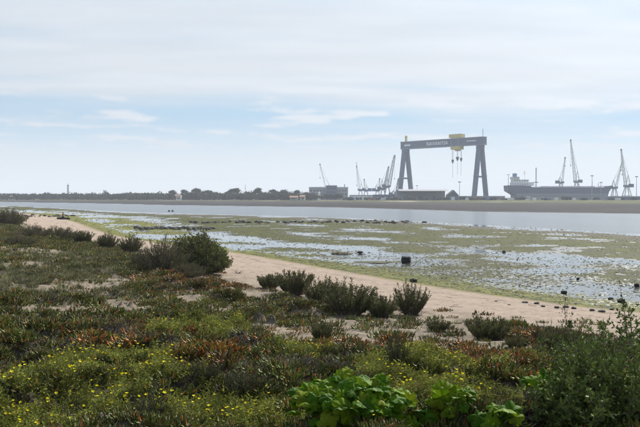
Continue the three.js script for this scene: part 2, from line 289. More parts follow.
// ================================================================ FAR SIDE: shipyard, treeline
const HZ = { steel: paint(0.075, 0.11, 0.185, 0.7), steelLight: paint(0.30, 0.32, 0.35, 0.7), pale: paint(0.68, 0.70, 0.70, 0.8), dark: paint(0.06, 0.07, 0.08, 0.8), yellow: paint(0.55, 0.45, 0.14, 0.7), white: paint(0.75, 0.75, 0.74, 0.8), letter: paint(0.72, 0.74, 0.76, 0.8), blue: paint(0.10, 0.17, 0.30, 0.7), concrete: paint(0.33, 0.33, 0.33, 0.95), glass: paint(0.04, 0.05, 0.06, 0.25), roof: paint(0.22, 0.23, 0.24, 0.85), rust: paint(0.22, 0.12, 0.08, 0.9), cable: paint(0.09, 0.09, 0.10, 0.8) };
const gy = (x, z) => ground(x, z);
function B() { return new Build(); }
const font = await new FontLoader().loadAsync('fonts/droid/droid_sans_bold.typeface.json');

// gantry crane: local x along the beam, origin under its middle
{
  const L = V(120.5, 0, -1134), Rr = V(209, 0, -1040), c = L.clone().add(Rr).multiplyScalar(0.5), span = L.distanceTo(Rr), yb = gy(c.x, c.z);
  const g = thing('gantry_crane', 'huge blue gantry crane with two A-shaped legs and yellow hoist trolley spanning the shipyard', 'crane', [c.x, yb, c.z], Math.atan2(-(Rr.z - L.z), Rr.x - L.x));
  const h = span / 2, top = 81, dep = 9.2;
  part('main_beam', B().block(-h - 5, h + 6, top - dep, top, -4, 4).geo(), HZ.steel, g);
  part('beam_flange', mergeGeometries([B().block(-h - 5.3, h + 6.3, top + 0.02, top + 0.7, -4.6, 4.6).geo(), B().block(-h - 5.3, h + 6.3, top - dep - 0.7, top - dep - 0.02, -4.6, 4.6).geo()]), HZ.steelLight, g);
  for (const e of [-1, 1]) {
    const x = e * (h - 1);
    for (const s of [-1, 1]) {
      part('leg', B().box(V(x, 1.5, s * 13.5), V(x, top - dep - 0.7, s * 2.6), 5.2, 4.4).geo(), HZ.steel, g);
      const bg = part('bogie', B().block(x - 4, x + 4, 0, 1.7, s * 13.5 - 5, s * 13.5 + 5).geo(), HZ.dark, g);
    }
    part('cross_tie', B().box(V(x, 30, -9.5), V(x, 30, 9.5), 2.2).geo(), HZ.steel, g);
    part('leg_head', B().block(x - 3.6, x + 3.6, top - dep - 6, top - dep - 0.72, -4.4, 4.4).geo(), HZ.steel, g);
    for (const z of [-1, 1]) part('platform', B().block(x - 3.5, x + 3.5, 31.2, 31.5, z * 10.8 - 1.7, z * 10.8 + 1.7).geo(), HZ.steelLight, g);
  }
  part('mast', B().block(-h + 0.6, -h + 3, top + 0.7, top + 9, -1.2, 1.2).geo(), HZ.yellow, g);
  part('antenna', B().box(V(h + 3, top + 0.7, 0), V(h + 3, top + 11, 0), 0.5).geo(), HZ.steelLight, g);
  // name on the side that faces the bay, with a plate near either end
  const tg = new TextGeometry('NAVANTIA', { font, size: 4.6, depth: 0.12, curveSegments: 3 }); tg.computeBoundingBox();
  const wT = tg.boundingBox.max.x; tg.scale(37 / wT, 1, 1); tg.translate(-23, top - dep / 2 - 2.3, 4.05); part('lettering', tg, HZ.letter, g);
  part('name_plate', B().block(-h + 2, -h + 13, top - 6.0, top - 3.6, 4.02, 4.14).geo(), HZ.letter, g);
  part('name_plate', B().block(h - 20, h - 5, top - 4.6, top - 3.4, 4.02, 4.14).geo(), HZ.letter, g);
  const tx = 26.4;
  part('upper_trolley', B().block(tx - 10, tx + 9, top + 1.6, top + 6.2, -5, 5).block(tx - 7, tx + 7, top + 0.75, top + 1.6, -4.6, 4.6).geo(), HZ.yellow, g);
  const lt = part('lower_trolley', B().block(tx - 7.5, tx + 7.5, top - dep - 5.0, top - dep - 0.8, -4.4, 4.4).block(tx - 2, tx + 3.5, top - dep - 7, top - dep - 5.0, -2.5, 2.5).geo(), HZ.yellow, g);
  for (const [x, z] of [[-6.6, 4.9], [6, 4.9], [-6.6, -4.9], [6, -4.9]]) part('trolley_hanger', B().block(tx + x, tx + x + 0.7, top - dep - 1, top + 1.8, z - 0.25, z + 0.25).geo(), HZ.steelLight, g);
  for (const [dx, len, w] of [[-7.3, 13, 2.4], [0.6, 9.5, 3.6], [6.6, 11, 2.2]]) {
    const b = B(), y0 = top - dep - 5.2; for (const o of [-0.7, 0.7]) b.box(V(tx + dx + o, y0, 0), V(tx + dx + o, y0 - len, 0), 0.28); part('hoist_cable', b.geo(), HZ.cable, g);
    const hk = part('hook_block', B().block(tx + dx - w / 2, tx + dx + w / 2, y0 - len - 3, y0 - len, -1, 1).block(tx + dx - w * 0.28, tx + dx + w * 0.28, y0 - len - 5, y0 - len - 3, -0.6, 0.6).geo(), HZ.dark, g);
    part('sling', B().box(V(tx + dx, y0 - len - 5, 0), V(tx + dx, y0 - len - 24, 0), 0.22).geo(), HZ.cable, hk);
  }
}
// lattice boom between two points
function lattice(b, p, q, w0, w1, m = 0.32, panel = 4.5) {
  const d = q.clone().sub(p), L = d.length(), t = d.clone().normalize(), a = V(0, 0, 1).cross(t).normalize(), c = t.clone().cross(a), n = Math.max(2, Math.round(L / panel)), pts = [];
  for (let k = 0; k <= n; k++) { const o = p.clone().addScaledVector(d, k / n), w = lerp(w0, w1, k / n) / 2; pts.push([[-1, -1], [1, -1], [1, 1], [-1, 1]].map(([x, y]) => o.clone().addScaledVector(a, x * w).addScaledVector(c, y * w))); }
  for (let k = 0; k < n; k++) for (let e = 0; e < 4; e++) { b.box(pts[k][e], pts[k + 1][e], m); b.box(pts[k][e], pts[k + 1][(e + 1) % 4], m * 0.7); if (k) b.box(pts[k][e], pts[k][(e + 1) % 4], m * 0.6); }
}
// level luffing dock crane; everything in metres relative to its base
function dockCrane(label, px, d, o) {
  const p = at(px, 198, d), yb = o.base ?? gy(p.x, -d), g = thing('dock_crane', label, 'crane', [p.x, yb, -d], 0, 'dock cranes in the shipyard');
  const k = F / d, m = (o.m ?? 0.32) * 1.15, mat = o.mat ?? HZ.pale, hp = o.portal, hw = o.foot ?? 4.5;
  for (const sx of [-1, 1]) for (const sz of [-1, 1]) part('leg', B().box(V(sx * hw, 0, sz * hw), V(sx * 1.7, hp, sz * 1.7), 1.0).geo(), o.legMat ?? mat, g);
  for (const sz of [-1, 1]) part('portal_beam', B().block(-hw * 0.72, hw * 0.72, hp * 0.32, hp * 0.32 + 0.9, sz * hw * 0.72 - 0.4, sz * hw * 0.72 + 0.4).geo(), o.legMat ?? mat, g);
  part('slewing_ring', B().block(-2.3, 2.3, hp - 0.5, hp + 0.4, -2.3, 2.3).geo(), o.legMat ?? mat, g);
  const dir = Math.sign(o.tip[0]) || 1, y0 = hp + 0.42;
  part('machinery_house', B().block(-dir * 5 - 2.6, -dir * 5 + 2.6, y0, y0 + 4.2, -2.2, 2.2).block(-2.4, 2.4, y0, y0 + 2.6, -1.9, 1.9).geo(), o.house ?? HZ.steel, g);
  part('cab', B().block(dir * 3.2 - 1, dir * 3.2 + 1, y0 + 0.3, y0 + 3, -1.2, 1.2).geo(), HZ.glass, g);
  const ah = o.frame ?? 10, apex = V(-dir * 1.2, y0 + ah, 0), fb = B();
  for (const s of [-1, 1]) { fb.box(V(dir * 1.8, y0, s * 1.6), apex, 0.55); fb.box(V(-dir * 3.6, y0 + 4, s * 1.6), apex, 0.55); }
  for (const f of [0.4, 0.7]) fb.box(V(lerp(dir * 1.8, apex.x, f), lerp(y0, apex.y, f), 0), V(lerp(-dir * 3.6, apex.x, f), lerp(y0 + 4, apex.y, f), 0), 0.4);
  part('stay_frame', fb.geo(), mat, g);
  const root = V(dir * 1.6, y0 + 1.2, 0), tip = V(o.tip[0], o.tip[1], 0), bb = B(); lattice(bb, root, tip, o.w0 ?? 2.6, o.w1 ?? 1.0, m, o.panel ?? 4.5);
  const boom = part('boom', bb.geo(), mat, g);
  part('boom_head', B().block(tip.x - 0.8, tip.x + 0.8, tip.y - 0.4, tip.y + 1.3, -0.8, 0.8).geo(), HZ.dark, boom);
  const cb = B(); cb.box(apex, tip, 0.2); cb.box(apex, root.clone().lerp(tip, 0.6), 0.2); part('stay_cable', cb.geo(), HZ.cable, g);
  if (o.hook) { const hb = B(); hb.box(tip, V(tip.x, tip.y - o.hook, 0), 0.16); part('hoist_cable', hb.geo(), HZ.cable, g); part('hook_block', B().block(tip.x - 0.5, tip.x + 0.5, tip.y - o.hook - 1.6, tip.y - o.hook, -0.4, 0.4).geo(), HZ.dark, g); }
  if (o.fly) { const f = V(tip.x + o.fly[0], tip.y + o.fly[1], 0), b2 = B(); lattice(b2, tip.clone().add(V(0, 0.6, 0)), f, 1.1, 0.5, m * 0.8, 3.5); part('fly_jib', b2.geo(), mat, boom); }
  return g;
}
dockCrane('thin pale crane jib leaning left above the grey office block', 328, 1150, { portal: 8, foot: 3, tip: [-11.5, 50], frame: 14, m: 0.3, w0: 1.6, w1: 0.8, hook: 18 });
dockCrane('tall slender pale crane with a near-upright boom between office block and gantry', 360.5, 1150, { portal: 12, foot: 3.2, tip: [-5.5, 47], frame: 12, fly: [-0.6, 7], hook: 26 });
dockCrane('short dock crane with blue house right of the slender upright crane', 366, 1100, { portal: 11, foot: 3.4, tip: [-2.5, 27], frame: 8, house: HZ.blue, w0: 2 });
dockCrane('small dock crane with blue house leftmost of the three lattice cranes', 377.5, 1100, { portal: 11, foot: 3.6, tip: [3, 28], frame: 9, house: HZ.blue, w0: 2.2, hook: 8 });
dockCrane('middle lattice crane of the three leaning towards the gantry', 383, 1090, { portal: 13, foot: 4, tip: [7.5, 44], frame: 14, w0: 3.2, w1: 1.6, m: 0.5, hook: 18, mat: HZ.steelLight });
dockCrane('tallest dark lattice crane leaning right, next to the gantry leg', 387.5, 1080, { portal: 16, foot: 5, tip: [9.5, 59], frame: 20, w0: 4.4, w1: 2.0, m: 0.62, panel: 5.5, hook: 30, mat: HZ.steelLight });
dockCrane('small dark inclined crane boom at the foot of the left gantry leg', 394.5, 1070, { portal: 5, foot: 2.2, tip: [5, 27], frame: 7, m: 0.45, w0: 1.4, mat: HZ.dark });
// cranes behind and beside the ship
dockCrane('slim pale crane leaning right behind the middle of the ship', 561, 1120, { portal: 22, foot: 3, tip: [5.5, 58], frame: 10, w0: 2, m: 0.32, hook: 10 });
dockCrane('tallest pale dock crane with steep boom behind the ship', 576.5, 1110, { portal: 23, foot: 4.5, tip: [-8.5, 82], frame: 17, w0: 3.4, w1: 1.0, m: 0.42, house: HZ.steel, hook: 34 });
dockCrane('pale dock crane leaning right just off the bow of the ship', 614.5, 1060, { portal: 14, foot: 4.2, tip: [10, 50], frame: 12, w0: 2.4, w1: 1, hook: 16 });
dockCrane('large pale dock crane on splayed legs at the right end of the yard', 627, 980, { portal: 15, foot: 5.5, tip: [-7.5, 61], frame: 16, w0: 2.8, w1: 1, m: 0.38, hook: 24 });

// cargo ship
{
  const d = 1040, s = d / F, p0 = at(506, 198, d), p1 = at(609, 198, d), len = p1.x - p0.x, yb = 0, g = thing('cargo_ship', 'long dark blue cargo ship with pale wheelhouse at its left end', 'ship', [p0.x, -2.5, -d]);
  const sh = new THREE.Shape(); sh.moveTo(0.0, 21.5); sh.lineTo(0.6, 15); sh.lineTo(9, 10); sh.lineTo(10, 0); sh.lineTo(len - 7, 0); sh.lineTo(len - 6, 9); sh.lineTo(len - 4.5, 14); sh.lineTo(len, 20); sh.lineTo(len - 1, 21.5); sh.lineTo(len - 9, 20.6); sh.lineTo(len - 11, 19.4); sh.lineTo(30, 19.4); sh.lineTo(28, 21.5); sh.closePath();
  const hg = new THREE.ExtrudeGeometry(sh, { depth: 22, bevelEnabled: true, bevelSize: 0.4, bevelThickness: 2.4, bevelSegments: 2 }); hg.translate(0, 0, -11);
  part('hull', hg, paint(0.055, 0.085, 0.14, 0.6), g);
  part('lower_hull', B().block(10.6, len - 7.5, 2, 10.6, -13.5, 13.5).geo(), paint(0.17, 0.20, 0.235, 0.8), g);
  part('boot_stripe', B().block(10.2, len - 6.5, 10.62, 11.1, -13.55, 13.55).geo(), HZ.steelLight, g);
  const rl = B(); for (let x = 30; x < len - 14; x += 4) rl.block(x, x + 0.25, 19.4, 21, 11.6, 11.9).block(x, x + 0.25, 19.4, 21, -11.9, -11.6); rl.block(30, len - 14, 20.9, 21.05, 11.65, 11.85); part('railing', rl.geo(), HZ.pale, g);
  part('deck_house', B().block(7, 34, 21.52, 26, -9, 9).geo(), HZ.white, g);
  part('accommodation', B().block(8, 17, 26.02, 30, -8, 8).block(18, 28, 26.02, 29.5, -7, 7).geo(), HZ.white, g);
  const wh = part('wheelhouse', B().block(7.5, 15, 30.02, 33, -10, 10).geo(), HZ.white, g);
  for (let z = 0; z < 5; z++) part('window', B().block(8 + z * 1.4, 9 + z * 1.4, 31.2, 32.4, 10.01, 10.08).geo(), HZ.glass, wh);
  for (const y of [23, 27.3]) for (let k = 0; k < 6; k++) part('window', B().block(9 + k * 3.2, 10.2 + k * 3.2, y, y + 1.2, y < 25 ? 9.01 : 7.6, y < 25 ? 9.07 : 8.06).geo(), HZ.glass, g);
  part('funnel', B().block(9, 13.5, 33.02, 37.5, -2.5, 2.5).geo(), HZ.blue, g);
  part('mast', B().box(V(24, 29.5, 0), V(24, 41, 0), 0.6).box(V(22.4, 38, 0), V(25.6, 38, 0), 0.5).geo(), HZ.pale, g);
  part('crane_post', B().box(V(39, 19.4, 0), V(39, 45, 0), 1.1).box(V(36, 26, 0), V(42, 26, 0), 1.2).geo(), HZ.steelLight, g);
  part('stern_mast', B().box(V(3, 21.5, 0), V(3, 36, 0), 0.5).box(V(1, 36, 0), V(5, 36, 0), 0.6).geo(), HZ.steelLight, g);
  for (const [x, h] of [[95, 5], [112, 8], [120, 6]]) if (x < len - 6) part('deck_post', B().box(V(x, 19.3, 0), V(x, 19.4 + h, 0), 0.5).geo(), HZ.steelLight, g);
  for (let k = 0; k < 5; k++) part('hatch_cover', B().block(46 + k * 14, 57 + k * 14, 19.42, 20.6, -8, 8).geo(), HZ.steel, g);
}
// lamp posts of the yard
for (const [px, d, h, label] of [[459.5, 900, 20, 'thin lamp post between the gantry hooks and its right leg'], [592, 900, 27, 'tall lamp post in front of the ship hull near its bow'], [601, 930, 20, 'shorter lamp post right of the tall one at the bow'], [417, 1190, 20, 'thin lamp post behind the ribbed warehouse, right of the left gantry leg'], [636.5, 900, 26, 'lamp post at the right border beyond the last crane']]) {
  const p = at(px, 198, d), g = thing('lamp_post', label, 'lamp post', [p.x, gy(p.x, -d), -d], 0, 'lamp posts of the shipyard');
  part('pole', new THREE.CylinderGeometry(0.22, 0.4, h, 6).translate(0, h / 2, 0), HZ.steelLight, g); part('lamp_head', B().block(-1.6, 1.6, h, h + 0.9, -0.5, 0.5).geo(), HZ.steel, g);
}
// buildings of the yard: x, y in picture at distance d, width/height in metres
function building(name, label, px0, px1, d, h, depth, mat, extra) {
  const a = at(px0, 198, d), b = at(px1, 198, d), w = b.x - a.x, yb = gy((a.x + b.x) / 2, -d) - 0.3, g = thing(name, label, 'building', [a.x, yb, -d]);
  part('wall', B().block(0, w, 0, h, -depth, 0).geo(), mat, g); extra(g, w, h, depth); return g;
}
function winRow(g, w, y0, y1, n, ww, x0 = 1.5, z = 0.02) { for (let k = 0; k < n; k++) { const x = x0 + (w - 2 * x0 - ww) * k / Math.max(1, n - 1); const f = part('window', B().block(x, x + ww, y0, y1, z, z + 0.06).geo(), HZ.glass, g); } }
building('office_block', 'long grey office block with flat roof left of the cranes', 309, 348, 1000, 15.5, 22, HZ.concrete, (g, w, h, dp) => {
  part('parapet', B().block(-0.4, w + 0.4, h + 0.02, h + 1, -dp - 0.4, 0.4).geo(), HZ.pale, g); for (const y of [2.4, 6.6, 10.8]) winRow(g, w, y, y + 1.9, 12, 2.2); part('chimney', B().block(w - 4.6, w - 3.6, h + 1.02, h + 4.5, -6, -5).geo(), HZ.steel, g); });
building('stair_tower', 'darker raised block standing in front of the grey office block', 326, 337, 985, 17.6, 10, HZ.steel, (g, w, h, dp) => { part('roof', B().block(-0.3, w + 0.3, h + 0.02, h + 0.6, -dp - 0.3, 0.3).geo(), HZ.roof, g); for (const y of [4, 9, 13.6]) winRow(g, w, y, y + 1.6, 4, 1.8); });
building('silo_tower', 'small white tower before the office block', 318, 320.4, 960, 9.2, 3, HZ.white, (g, w, h, dp) => { part('roof', new THREE.ConeGeometry(w * 0.75, 1.2, 4).rotateY(Math.PI / 4).translate(w / 2, h + 0.62, -dp / 2), HZ.roof, g); winRow(g, w, 5, 6.2, 1, 0.9, 0.8); });
building('warehouse', 'long low blue-grey ribbed warehouse under the left gantry leg', 397, 445, 905, 10.6, 26, paint(0.27, 0.31, 0.36, 0.8), (g, w, h, dp) => {
  for (let k = 0; k <= 16; k++) { const x = k / 16 * (w - 0.5); part('rib', B().block(x, x + 0.5, 0, h - 0.1, 0.02, 0.35).geo(), HZ.steelLight, g); }
  part('roof', (() => { const s = new THREE.Shape(); s.moveTo(0.6, h + 0.02); s.lineTo(-dp - 0.6, h + 0.02); s.lineTo(-dp / 2, h + 2.0); s.closePath(); return new THREE.ExtrudeGeometry(s, { depth: w + 0.8, bevelEnabled: false }).rotateY(Math.PI / 2).rotateY(Math.PI).rotateY(Math.PI).translate(-0.4, 0, 0); })(), HZ.roof, g);
  for (const x of [8, 24, 40]) part('door', B().block(x, x + 4, 0, 5, 0.02, 0.2).geo(), HZ.steel, g); });
building('gabled_shed', 'small dark gabled shed beneath the gantry hooks', 447.5, 458.5, 880, 5.5, 12, HZ.steel, (g, w, h, dp) => {
  const s = new THREE.Shape(); s.moveTo(-0.6, h + 0.02); s.lineTo(w + 0.6, h + 0.02); s.lineTo(w * 0.55, h + 6.2); s.closePath(); part('roof', new THREE.ExtrudeGeometry(s, { depth: dp + 0.8, bevelEnabled: false }).translate(0, 0, -dp - 0.2), HZ.dark, g); part('door', B().block(w / 2 - 2, w / 2 + 2, 0, 4, 0.02, 0.15).geo(), HZ.pale, g); });
building('long_shed', 'low pale shed with flat roof between the cranes and the office block', 350, 376, 940, 5.6, 14, HZ.pale, (g, w, h, dp) => { part('roof', B().block(-0.4, w + 0.4, h + 0.02, h + 0.7, -dp - 0.4, 0.4).geo(), HZ.roof, g); winRow(g, w, 2, 3.6, 6, 2.4); });
building('plate_store', 'dark low shed left of the ribbed warehouse', 374, 397, 930, 6.2, 14, HZ.steel, (g, w, h, dp) => { part('roof', B().block(-0.4, w + 0.4, h + 0.02, h + 0.6, -dp - 0.4, 0.4).geo(), HZ.roof, g); for (const x of [3, 12, 20]) part('door', B().block(x, x + 3.4, 0, 4, 0.02, 0.2).geo(), HZ.pale, g); });
building('quay_shed', 'long low grey shed running from the gabled shed to the right gantry leg', 459, 505, 930, 4.6, 16, paint(0.22, 0.235, 0.25, 0.9), (g, w, h, dp) => { part('roof', B().block(-0.4, w + 0.4, h + 0.02, h + 0.5, -dp - 0.4, 0.4).geo(), HZ.roof, g); winRow(g, w, 1.8, 3.2, 11, 2.2); });
building('quay_store', 'low grey store before the ship hull with pale doors', 530, 562, 880, 4.0, 12, HZ.concrete, (g, w, h, dp) => { part('roof', B().block(-0.3, w + 0.3, h + 0.02, h + 0.5, -dp - 0.3, 0.3).geo(), HZ.roof, g); for (let k = 0; k < 4; k++) part('door', B().block(3 + k * 8, 7 + k * 8, 0, 3.2, 0.02, 0.2).geo(), HZ.white, g); });
building('white_hut', 'small white hut against the ship hull below the wheelhouse', 526, 530, 870, 4.6, 5, HZ.white, (g, w, h, dp) => { part('roof', B().block(-0.3, w + 0.3, h + 0.02, h + 0.4, -dp - 0.3, 0.3).geo(), HZ.roof, g); winRow(g, w, 2, 3.4, 2, 1, 0.8); });
building('crane_store', 'low dark store at the feet of the right-hand dock cranes', 608, 645, 900, 4.4, 12, HZ.steel, (g, w, h, dp) => { part('roof', B().block(-0.3, w + 0.3, h + 0.02, h + 0.5, -dp - 0.3, 0.3).geo(), HZ.pale, g); winRow(g, w, 1.6, 3, 8, 2.2); });
// stacked goods on the quay
{
  const cc = [['rust red', [0.30, 0.09, 0.06]], ['blue', [0.08, 0.16, 0.33]], ['white', [0.7, 0.7, 0.68]], ['grey', [0.3, 0.31, 0.32]], ['green', [0.09, 0.2, 0.13]]], rc = mulberry(17);
  for (const [px, k, place] of [[352, 1, 'left of the low pale shed front'], [372, 0, 'between the pale and dark low sheds'], [381, 2, 'before the dark low shed'], [391, 3, 'right of the white one before the dark low shed'], [466, 2, 'before the long low grey shed, leftmost'], [474, 0, 'before the long low grey shed, second'], [488, 1, 'before the long low grey shed near the gantry leg'], [511, 2, 'below the stern of the ship'], [548, 1, 'before the low grey store'], [573, 2, 'beneath the middle of the hull'], [583, 4, 'beneath the hull towards the bow'], [604, 3, 'beneath the bow of the ship'], [618, 2, 'at the feet of the right-hand cranes']]) {
    const d = 862 + rc() * 10, p = at(px, 198, d), g = thing('storage_container', cc[k][0] + ' storage container on the quay ' + place, 'container', [p.x, gy(p.x, -d) - 0.05, -d], (rc() - 0.5) * 0.5, 'containers on the quay'), m = paint(...cc[k][1], 0.8);
    part('box', B().block(-3, 3, 0, 2.7, -1.2, 1.2).geo(), m, g); for (let q = 0; q < 5; q++) part('rib', B().block(-2.6 + q * 1.2, -2.2 + q * 1.2, 0.1, 2.6, 1.21, 1.28).geo(), m, g);
  }
}
// houses in the treeline
function house(label, px0, px1, d, h, mat) { building('house', label, px0, px1, d, h, 8, mat, (g, w, hh, dp) => { const s = new THREE.Shape(); s.moveTo(0.4, hh + 0.02); s.lineTo(-dp - 0.4, hh + 0.02); s.lineTo(-dp / 2, hh + 1.8); s.closePath(); part('roof', new THREE.ExtrudeGeometry(s, { depth: w + 0.6, bevelEnabled: false }).rotateY(Math.PI / 2).translate(-0.3, 0, 0), HZ.rust, g); winRow(g, w, 1.6, 2.9, 3, 0.9); }); }
house('white house among the pines, left of the tallest umbrella pine', 176, 181, 900, 5.2, HZ.white);
house('pale house at the right end of the treeline', 290, 298, 830, 3.4, HZ.pale);
house('tiny white house far left below the low trees', 12, 14.5, 1010, 4, HZ.white);
house('pale low house in the treeline behind the green bank, near the office block', 300, 305, 840, 4.2, HZ.white);
// distant tower
{
  const d = 1500, p = at(68, 198, d), g = thing('chimney_tower', 'tall thin pale tower rising alone above the left treeline', 'tower', [p.x, gy(p.x, -d), -d]);
  part('shaft', new THREE.CylinderGeometry(1.5, 2.1, 25, 12).translate(0, 12.5, 0), HZ.concrete, g); part('gallery', new THREE.CylinderGeometry(2.1, 2.1, 1, 12).translate(0, 25.5, 0), HZ.steel, g); part('mast', new THREE.CylinderGeometry(0.3, 0.4, 4, 6).translate(0, 28, 0), HZ.steel, g);
}
{ const d = 1250, p = at(245.5, 198, d), h = 23; const g = thing('radio_mast', 'very thin radio mast standing above the middle of the treeline', 'mast', [p.x, gy(p.x, -d), -d]); part('pole', new THREE.CylinderGeometry(0.25, 0.5, h, 6).translate(0, h / 2, 0), HZ.steel, g); part('antenna', B().block(-1.2, 1.2, h - 5, h - 4.7, -0.15, 0.15).geo(), HZ.steel, g); }
// far hills
{
  const P = [], I = [], n = 160; for (let k = 0; k <= n; k++) { const a = lerp(-0.75, 0.75, k / n), d = 3600, x = a * d, h = 17 + 10 * fbm(a * 9 + 2, 0.5, 4) - 14 * sstep(-0.22, 0.0, a); P.push(x, -1, -d + 250, x, Math.max(2, h), -d, x, -1, -d - 250); } for (let k = 0; k < n; k++) for (let e = 0; e < 2; e++) { const a = k * 3 + e; I.push(a, a + 3, a + 4, a, a + 4, a + 1); }
  const g = new THREE.BufferGeometry(); g.setAttribute('position', new THREE.Float32BufferAttribute(P, 3)); g.setIndex(I); g.computeVertexNormals(); structure('hills', g, paint(0.10, 0.12, 0.09, 1, { side: THREE.DoubleSide }));
}
// treeline: pines with trunk and clumped crowns
{
  const bark = paint(0.09, 0.07, 0.055, 0.95), cm = leafMat(1, 1, 1, 0.15, { vertexColors: true });
  function crown(kind, seed) {
    const r = mulberry(seed), b = B(), clumps = [], n = kind === 'umbrella' ? 11 : kind === 'round' ? 13 : 12;
    for (let k = 0; k < n; k++) { const a = r() * 6.283, q = Math.sqrt(r()); if (kind === 'umbrella') clumps.push([Math.cos(a) * q * 3.4, 6.6 + (1 - q * q) * 1.4 + r() * 0.5, Math.sin(a) * q * 3.4, 1.1 + r() * 0.7]); else if (kind === 'round') clumps.push([Math.cos(a) * q * 2.8, 2.4 + r() * 3.6 * (1 - q * 0.5), Math.sin(a) * q * 2.8, 1.3 + r() * 0.8]); else clumps.push([Math.cos(a) * q * 4.5, 1.2 + r() * 1.7, Math.sin(a) * q * 3, 1.2 + r() * 0.7]); }
    for (const [x, y, z, R0] of clumps) { const t = 0.75 + 0.5 * r(); for (let k = 0; k < 46; k++) { const a = r() * 6.283, c = r() * 2 - 1, s = Math.sqrt(1 - c * c), q = R0 * Math.cbrt(0.3 + 0.7 * r()); const o = V(x + Math.cos(a) * s * q, Math.max(0.1, y + c * q * 0.75), z + Math.sin(a) * s * q), dir = unit(r() * 2.6, r() * 6.283), v = t * (0.8 + 0.4 * r()); b.color(0.036 * v, 0.050 * v, 0.026 * v); b.leaf(o, dir, sideOf(dir, r() * 6.283), 0.8 + r() * 0.5, 0.28); } }
    return b.geo();
  }
  function trunk(h, seed) { const r = mulberry(seed), b = B(); b.tube([V(0, -0.5, 0), V(0.15, h * 0.5, 0.1), V(0.1, h, 0)], 0.34, 0.16, 6); for (let k = 0; k < 4; k++) { const a = r() * 6.283; b.tube([V(0.12, h * 0.75, 0.05), V(Math.cos(a) * 1.5, h * 1.0, Math.sin(a) * 1.5)], 0.14, 0.06, 4); } return b.geo(); }
  const protos = [];
  for (const [kind, h] of [['umbrella', 7], ['round', 5], ['low', 1.8]]) for (let v = 0; v < 3; v++) protos.push({ kind, crown: crown(kind, 50 + protos.length * 7), trunk: trunk(h, 9 + protos.length) });
  const text = { umbrella: ['umbrella_pine', 'umbrella pine with bare trunk rising above the far treeline', 'umbrella pines of the far treeline'], round: ['round_tree', 'dark round-crowned tree in the far treeline', 'round trees of the far treeline'], low: ['low_tree', 'low spreading dark tree of the far shore belt', 'low trees of the far shore'] };
  const r = mulberry(99);
  function tree(kind, px, d, sc, label) { const p = protos.filter(q => q.kind === kind)[Math.floor(r() * 3)], w = at(px, 198, d), t = text[kind], g = thing(t[0], label ?? t[1], 'tree', [w.x, gy(w.x, -d), -d], r() * 6.283, label ? undefined : t[2]); g.scale.set(sc * (0.9 + 0.4 * r()), sc * (0.9 + 0.25 * r()), sc); part('trunk', p.trunk, bark, g); part('crown', p.crown, cm, g); }
  // continuous low belt, then rounded crowns, then the taller pines to the right of it
  for (let px = -30; px < 312; px += 3.1) tree('low', px + R(-1, 1), lerp(1010, 850, clamp(px / 310)) + R(0, 40), R(1.45, 2.0));
  for (const px of [8, 20, 31, 47, 51, 63, 82, 88, 93, 105, 123, 128, 136, 141, 147, 152, 160, 166]) tree('round', px + R(-1, 1), 1000 + R(0, 30), R(1.1, 1.45));
  tree('umbrella', 172.5, 930, 1.25, 'tallest umbrella pine of the treeline, beside the white house');
  for (const px of [182, 197, 199.5, 207, 211, 229, 232, 237, 258, 260, 272, 283, 297]) tree('umbrella', px + R(-0.7, 0.7), 900 + R(0, 40), R(1.12, 1.35));
  for (const px of [174, 186, 190, 194, 203, 214, 217, 222, 226, 241, 248, 252, 255, 264, 268, 276, 280, 287, 291, 295, 301, 306]) tree('round', px + R(-1, 1), 895 + R(0, 50), R(1.2, 1.6));
  for (const px of [311, 315, 322, 327, 331, 335, 339]) tree('round', px + R(-1, 1), 880 + R(0, 30), R(0.8, 1.15));
  for (const px of [345, 352, 360, 368, 380, 388, 393, 400, 412, 425, 440, 447, 463, 470, 482, 495, 503, 517, 522, 543, 566, 571, 585, 598, 612, 620, 632]) tree('low', px + R(-2, 2), 840 + R(0, 25), R(0.6, 0.95));
}
console.log('far done');

// ================================================================ THE FLATS: stones, weed
const stoneMat = paint(0.014, 0.013, 0.013, 0.9), weedMat = paint(0.045, 0.042, 0.016, 0.95);
function rockGeo(seed, sx, sy, sz, boxy = 0) {
  const g = new THREE.IcosahedronGeometry(1, 3), P = g.attributes.position, k = seed * 3.7; for (let i = 0; i < P.count; i++) { const v = V(P.getX(i), P.getY(i), P.getZ(i)); const q = boxy ? 1 / Math.pow(Math.abs(v.x) ** 6 + Math.abs(v.y) ** 6 + Math.abs(v.z) ** 6, 1 / 6) : 1; const n = 1 + (boxy > 0.6 ? 0.4 : 0.85) * fbm(v.x * 1.9 + k, v.y * 1.3 + v.z * 1.9, 3); const f = lerp(1, q, boxy) * n; P.setXYZ(i, v.x * f * sx, v.y * f * sy, v.z * f * sz); } g.computeVertexNormals(); return g;
}
const rockLow = [1, 2, 3, 4].map(s => { const g = new THREE.IcosahedronGeometry(1, 1), P = g.attributes.position; for (let i = 0; i < P.count; i++) { const v = V(P.getX(i), P.getY(i), P.getZ(i)), n = 1 + 0.35 * noise(v.x * 1.5 + s * 5, v.y * 1.5 + v.z * 2); P.setXYZ(i, v.x * n, v.y * n * 0.62, v.z * n); } g.computeVertexNormals(); return g; });
function rock(px, py, wpx, hpx, label, boxy = 0, group, mat = stoneMat) { const p = spot(px, py), s = -p.z / F, seed = Math.round(px + py * 3); return solo('rock', rockGeo(seed, wpx * s / 2, hpx * s / 2, wpx * s * 0.42, boxy), mat, label, 'rock', [p.x, p.y + hpx * s * 0.42, p.z], group); }
rock(406, 263, 9, 7.2, 'large black block-shaped rock alone on the wet flats', 0.7);
rock(413.5, 282.5, 6.5, 4, 'small black rock at the green edge of the beach, nearest the upright shrub', 0.5);
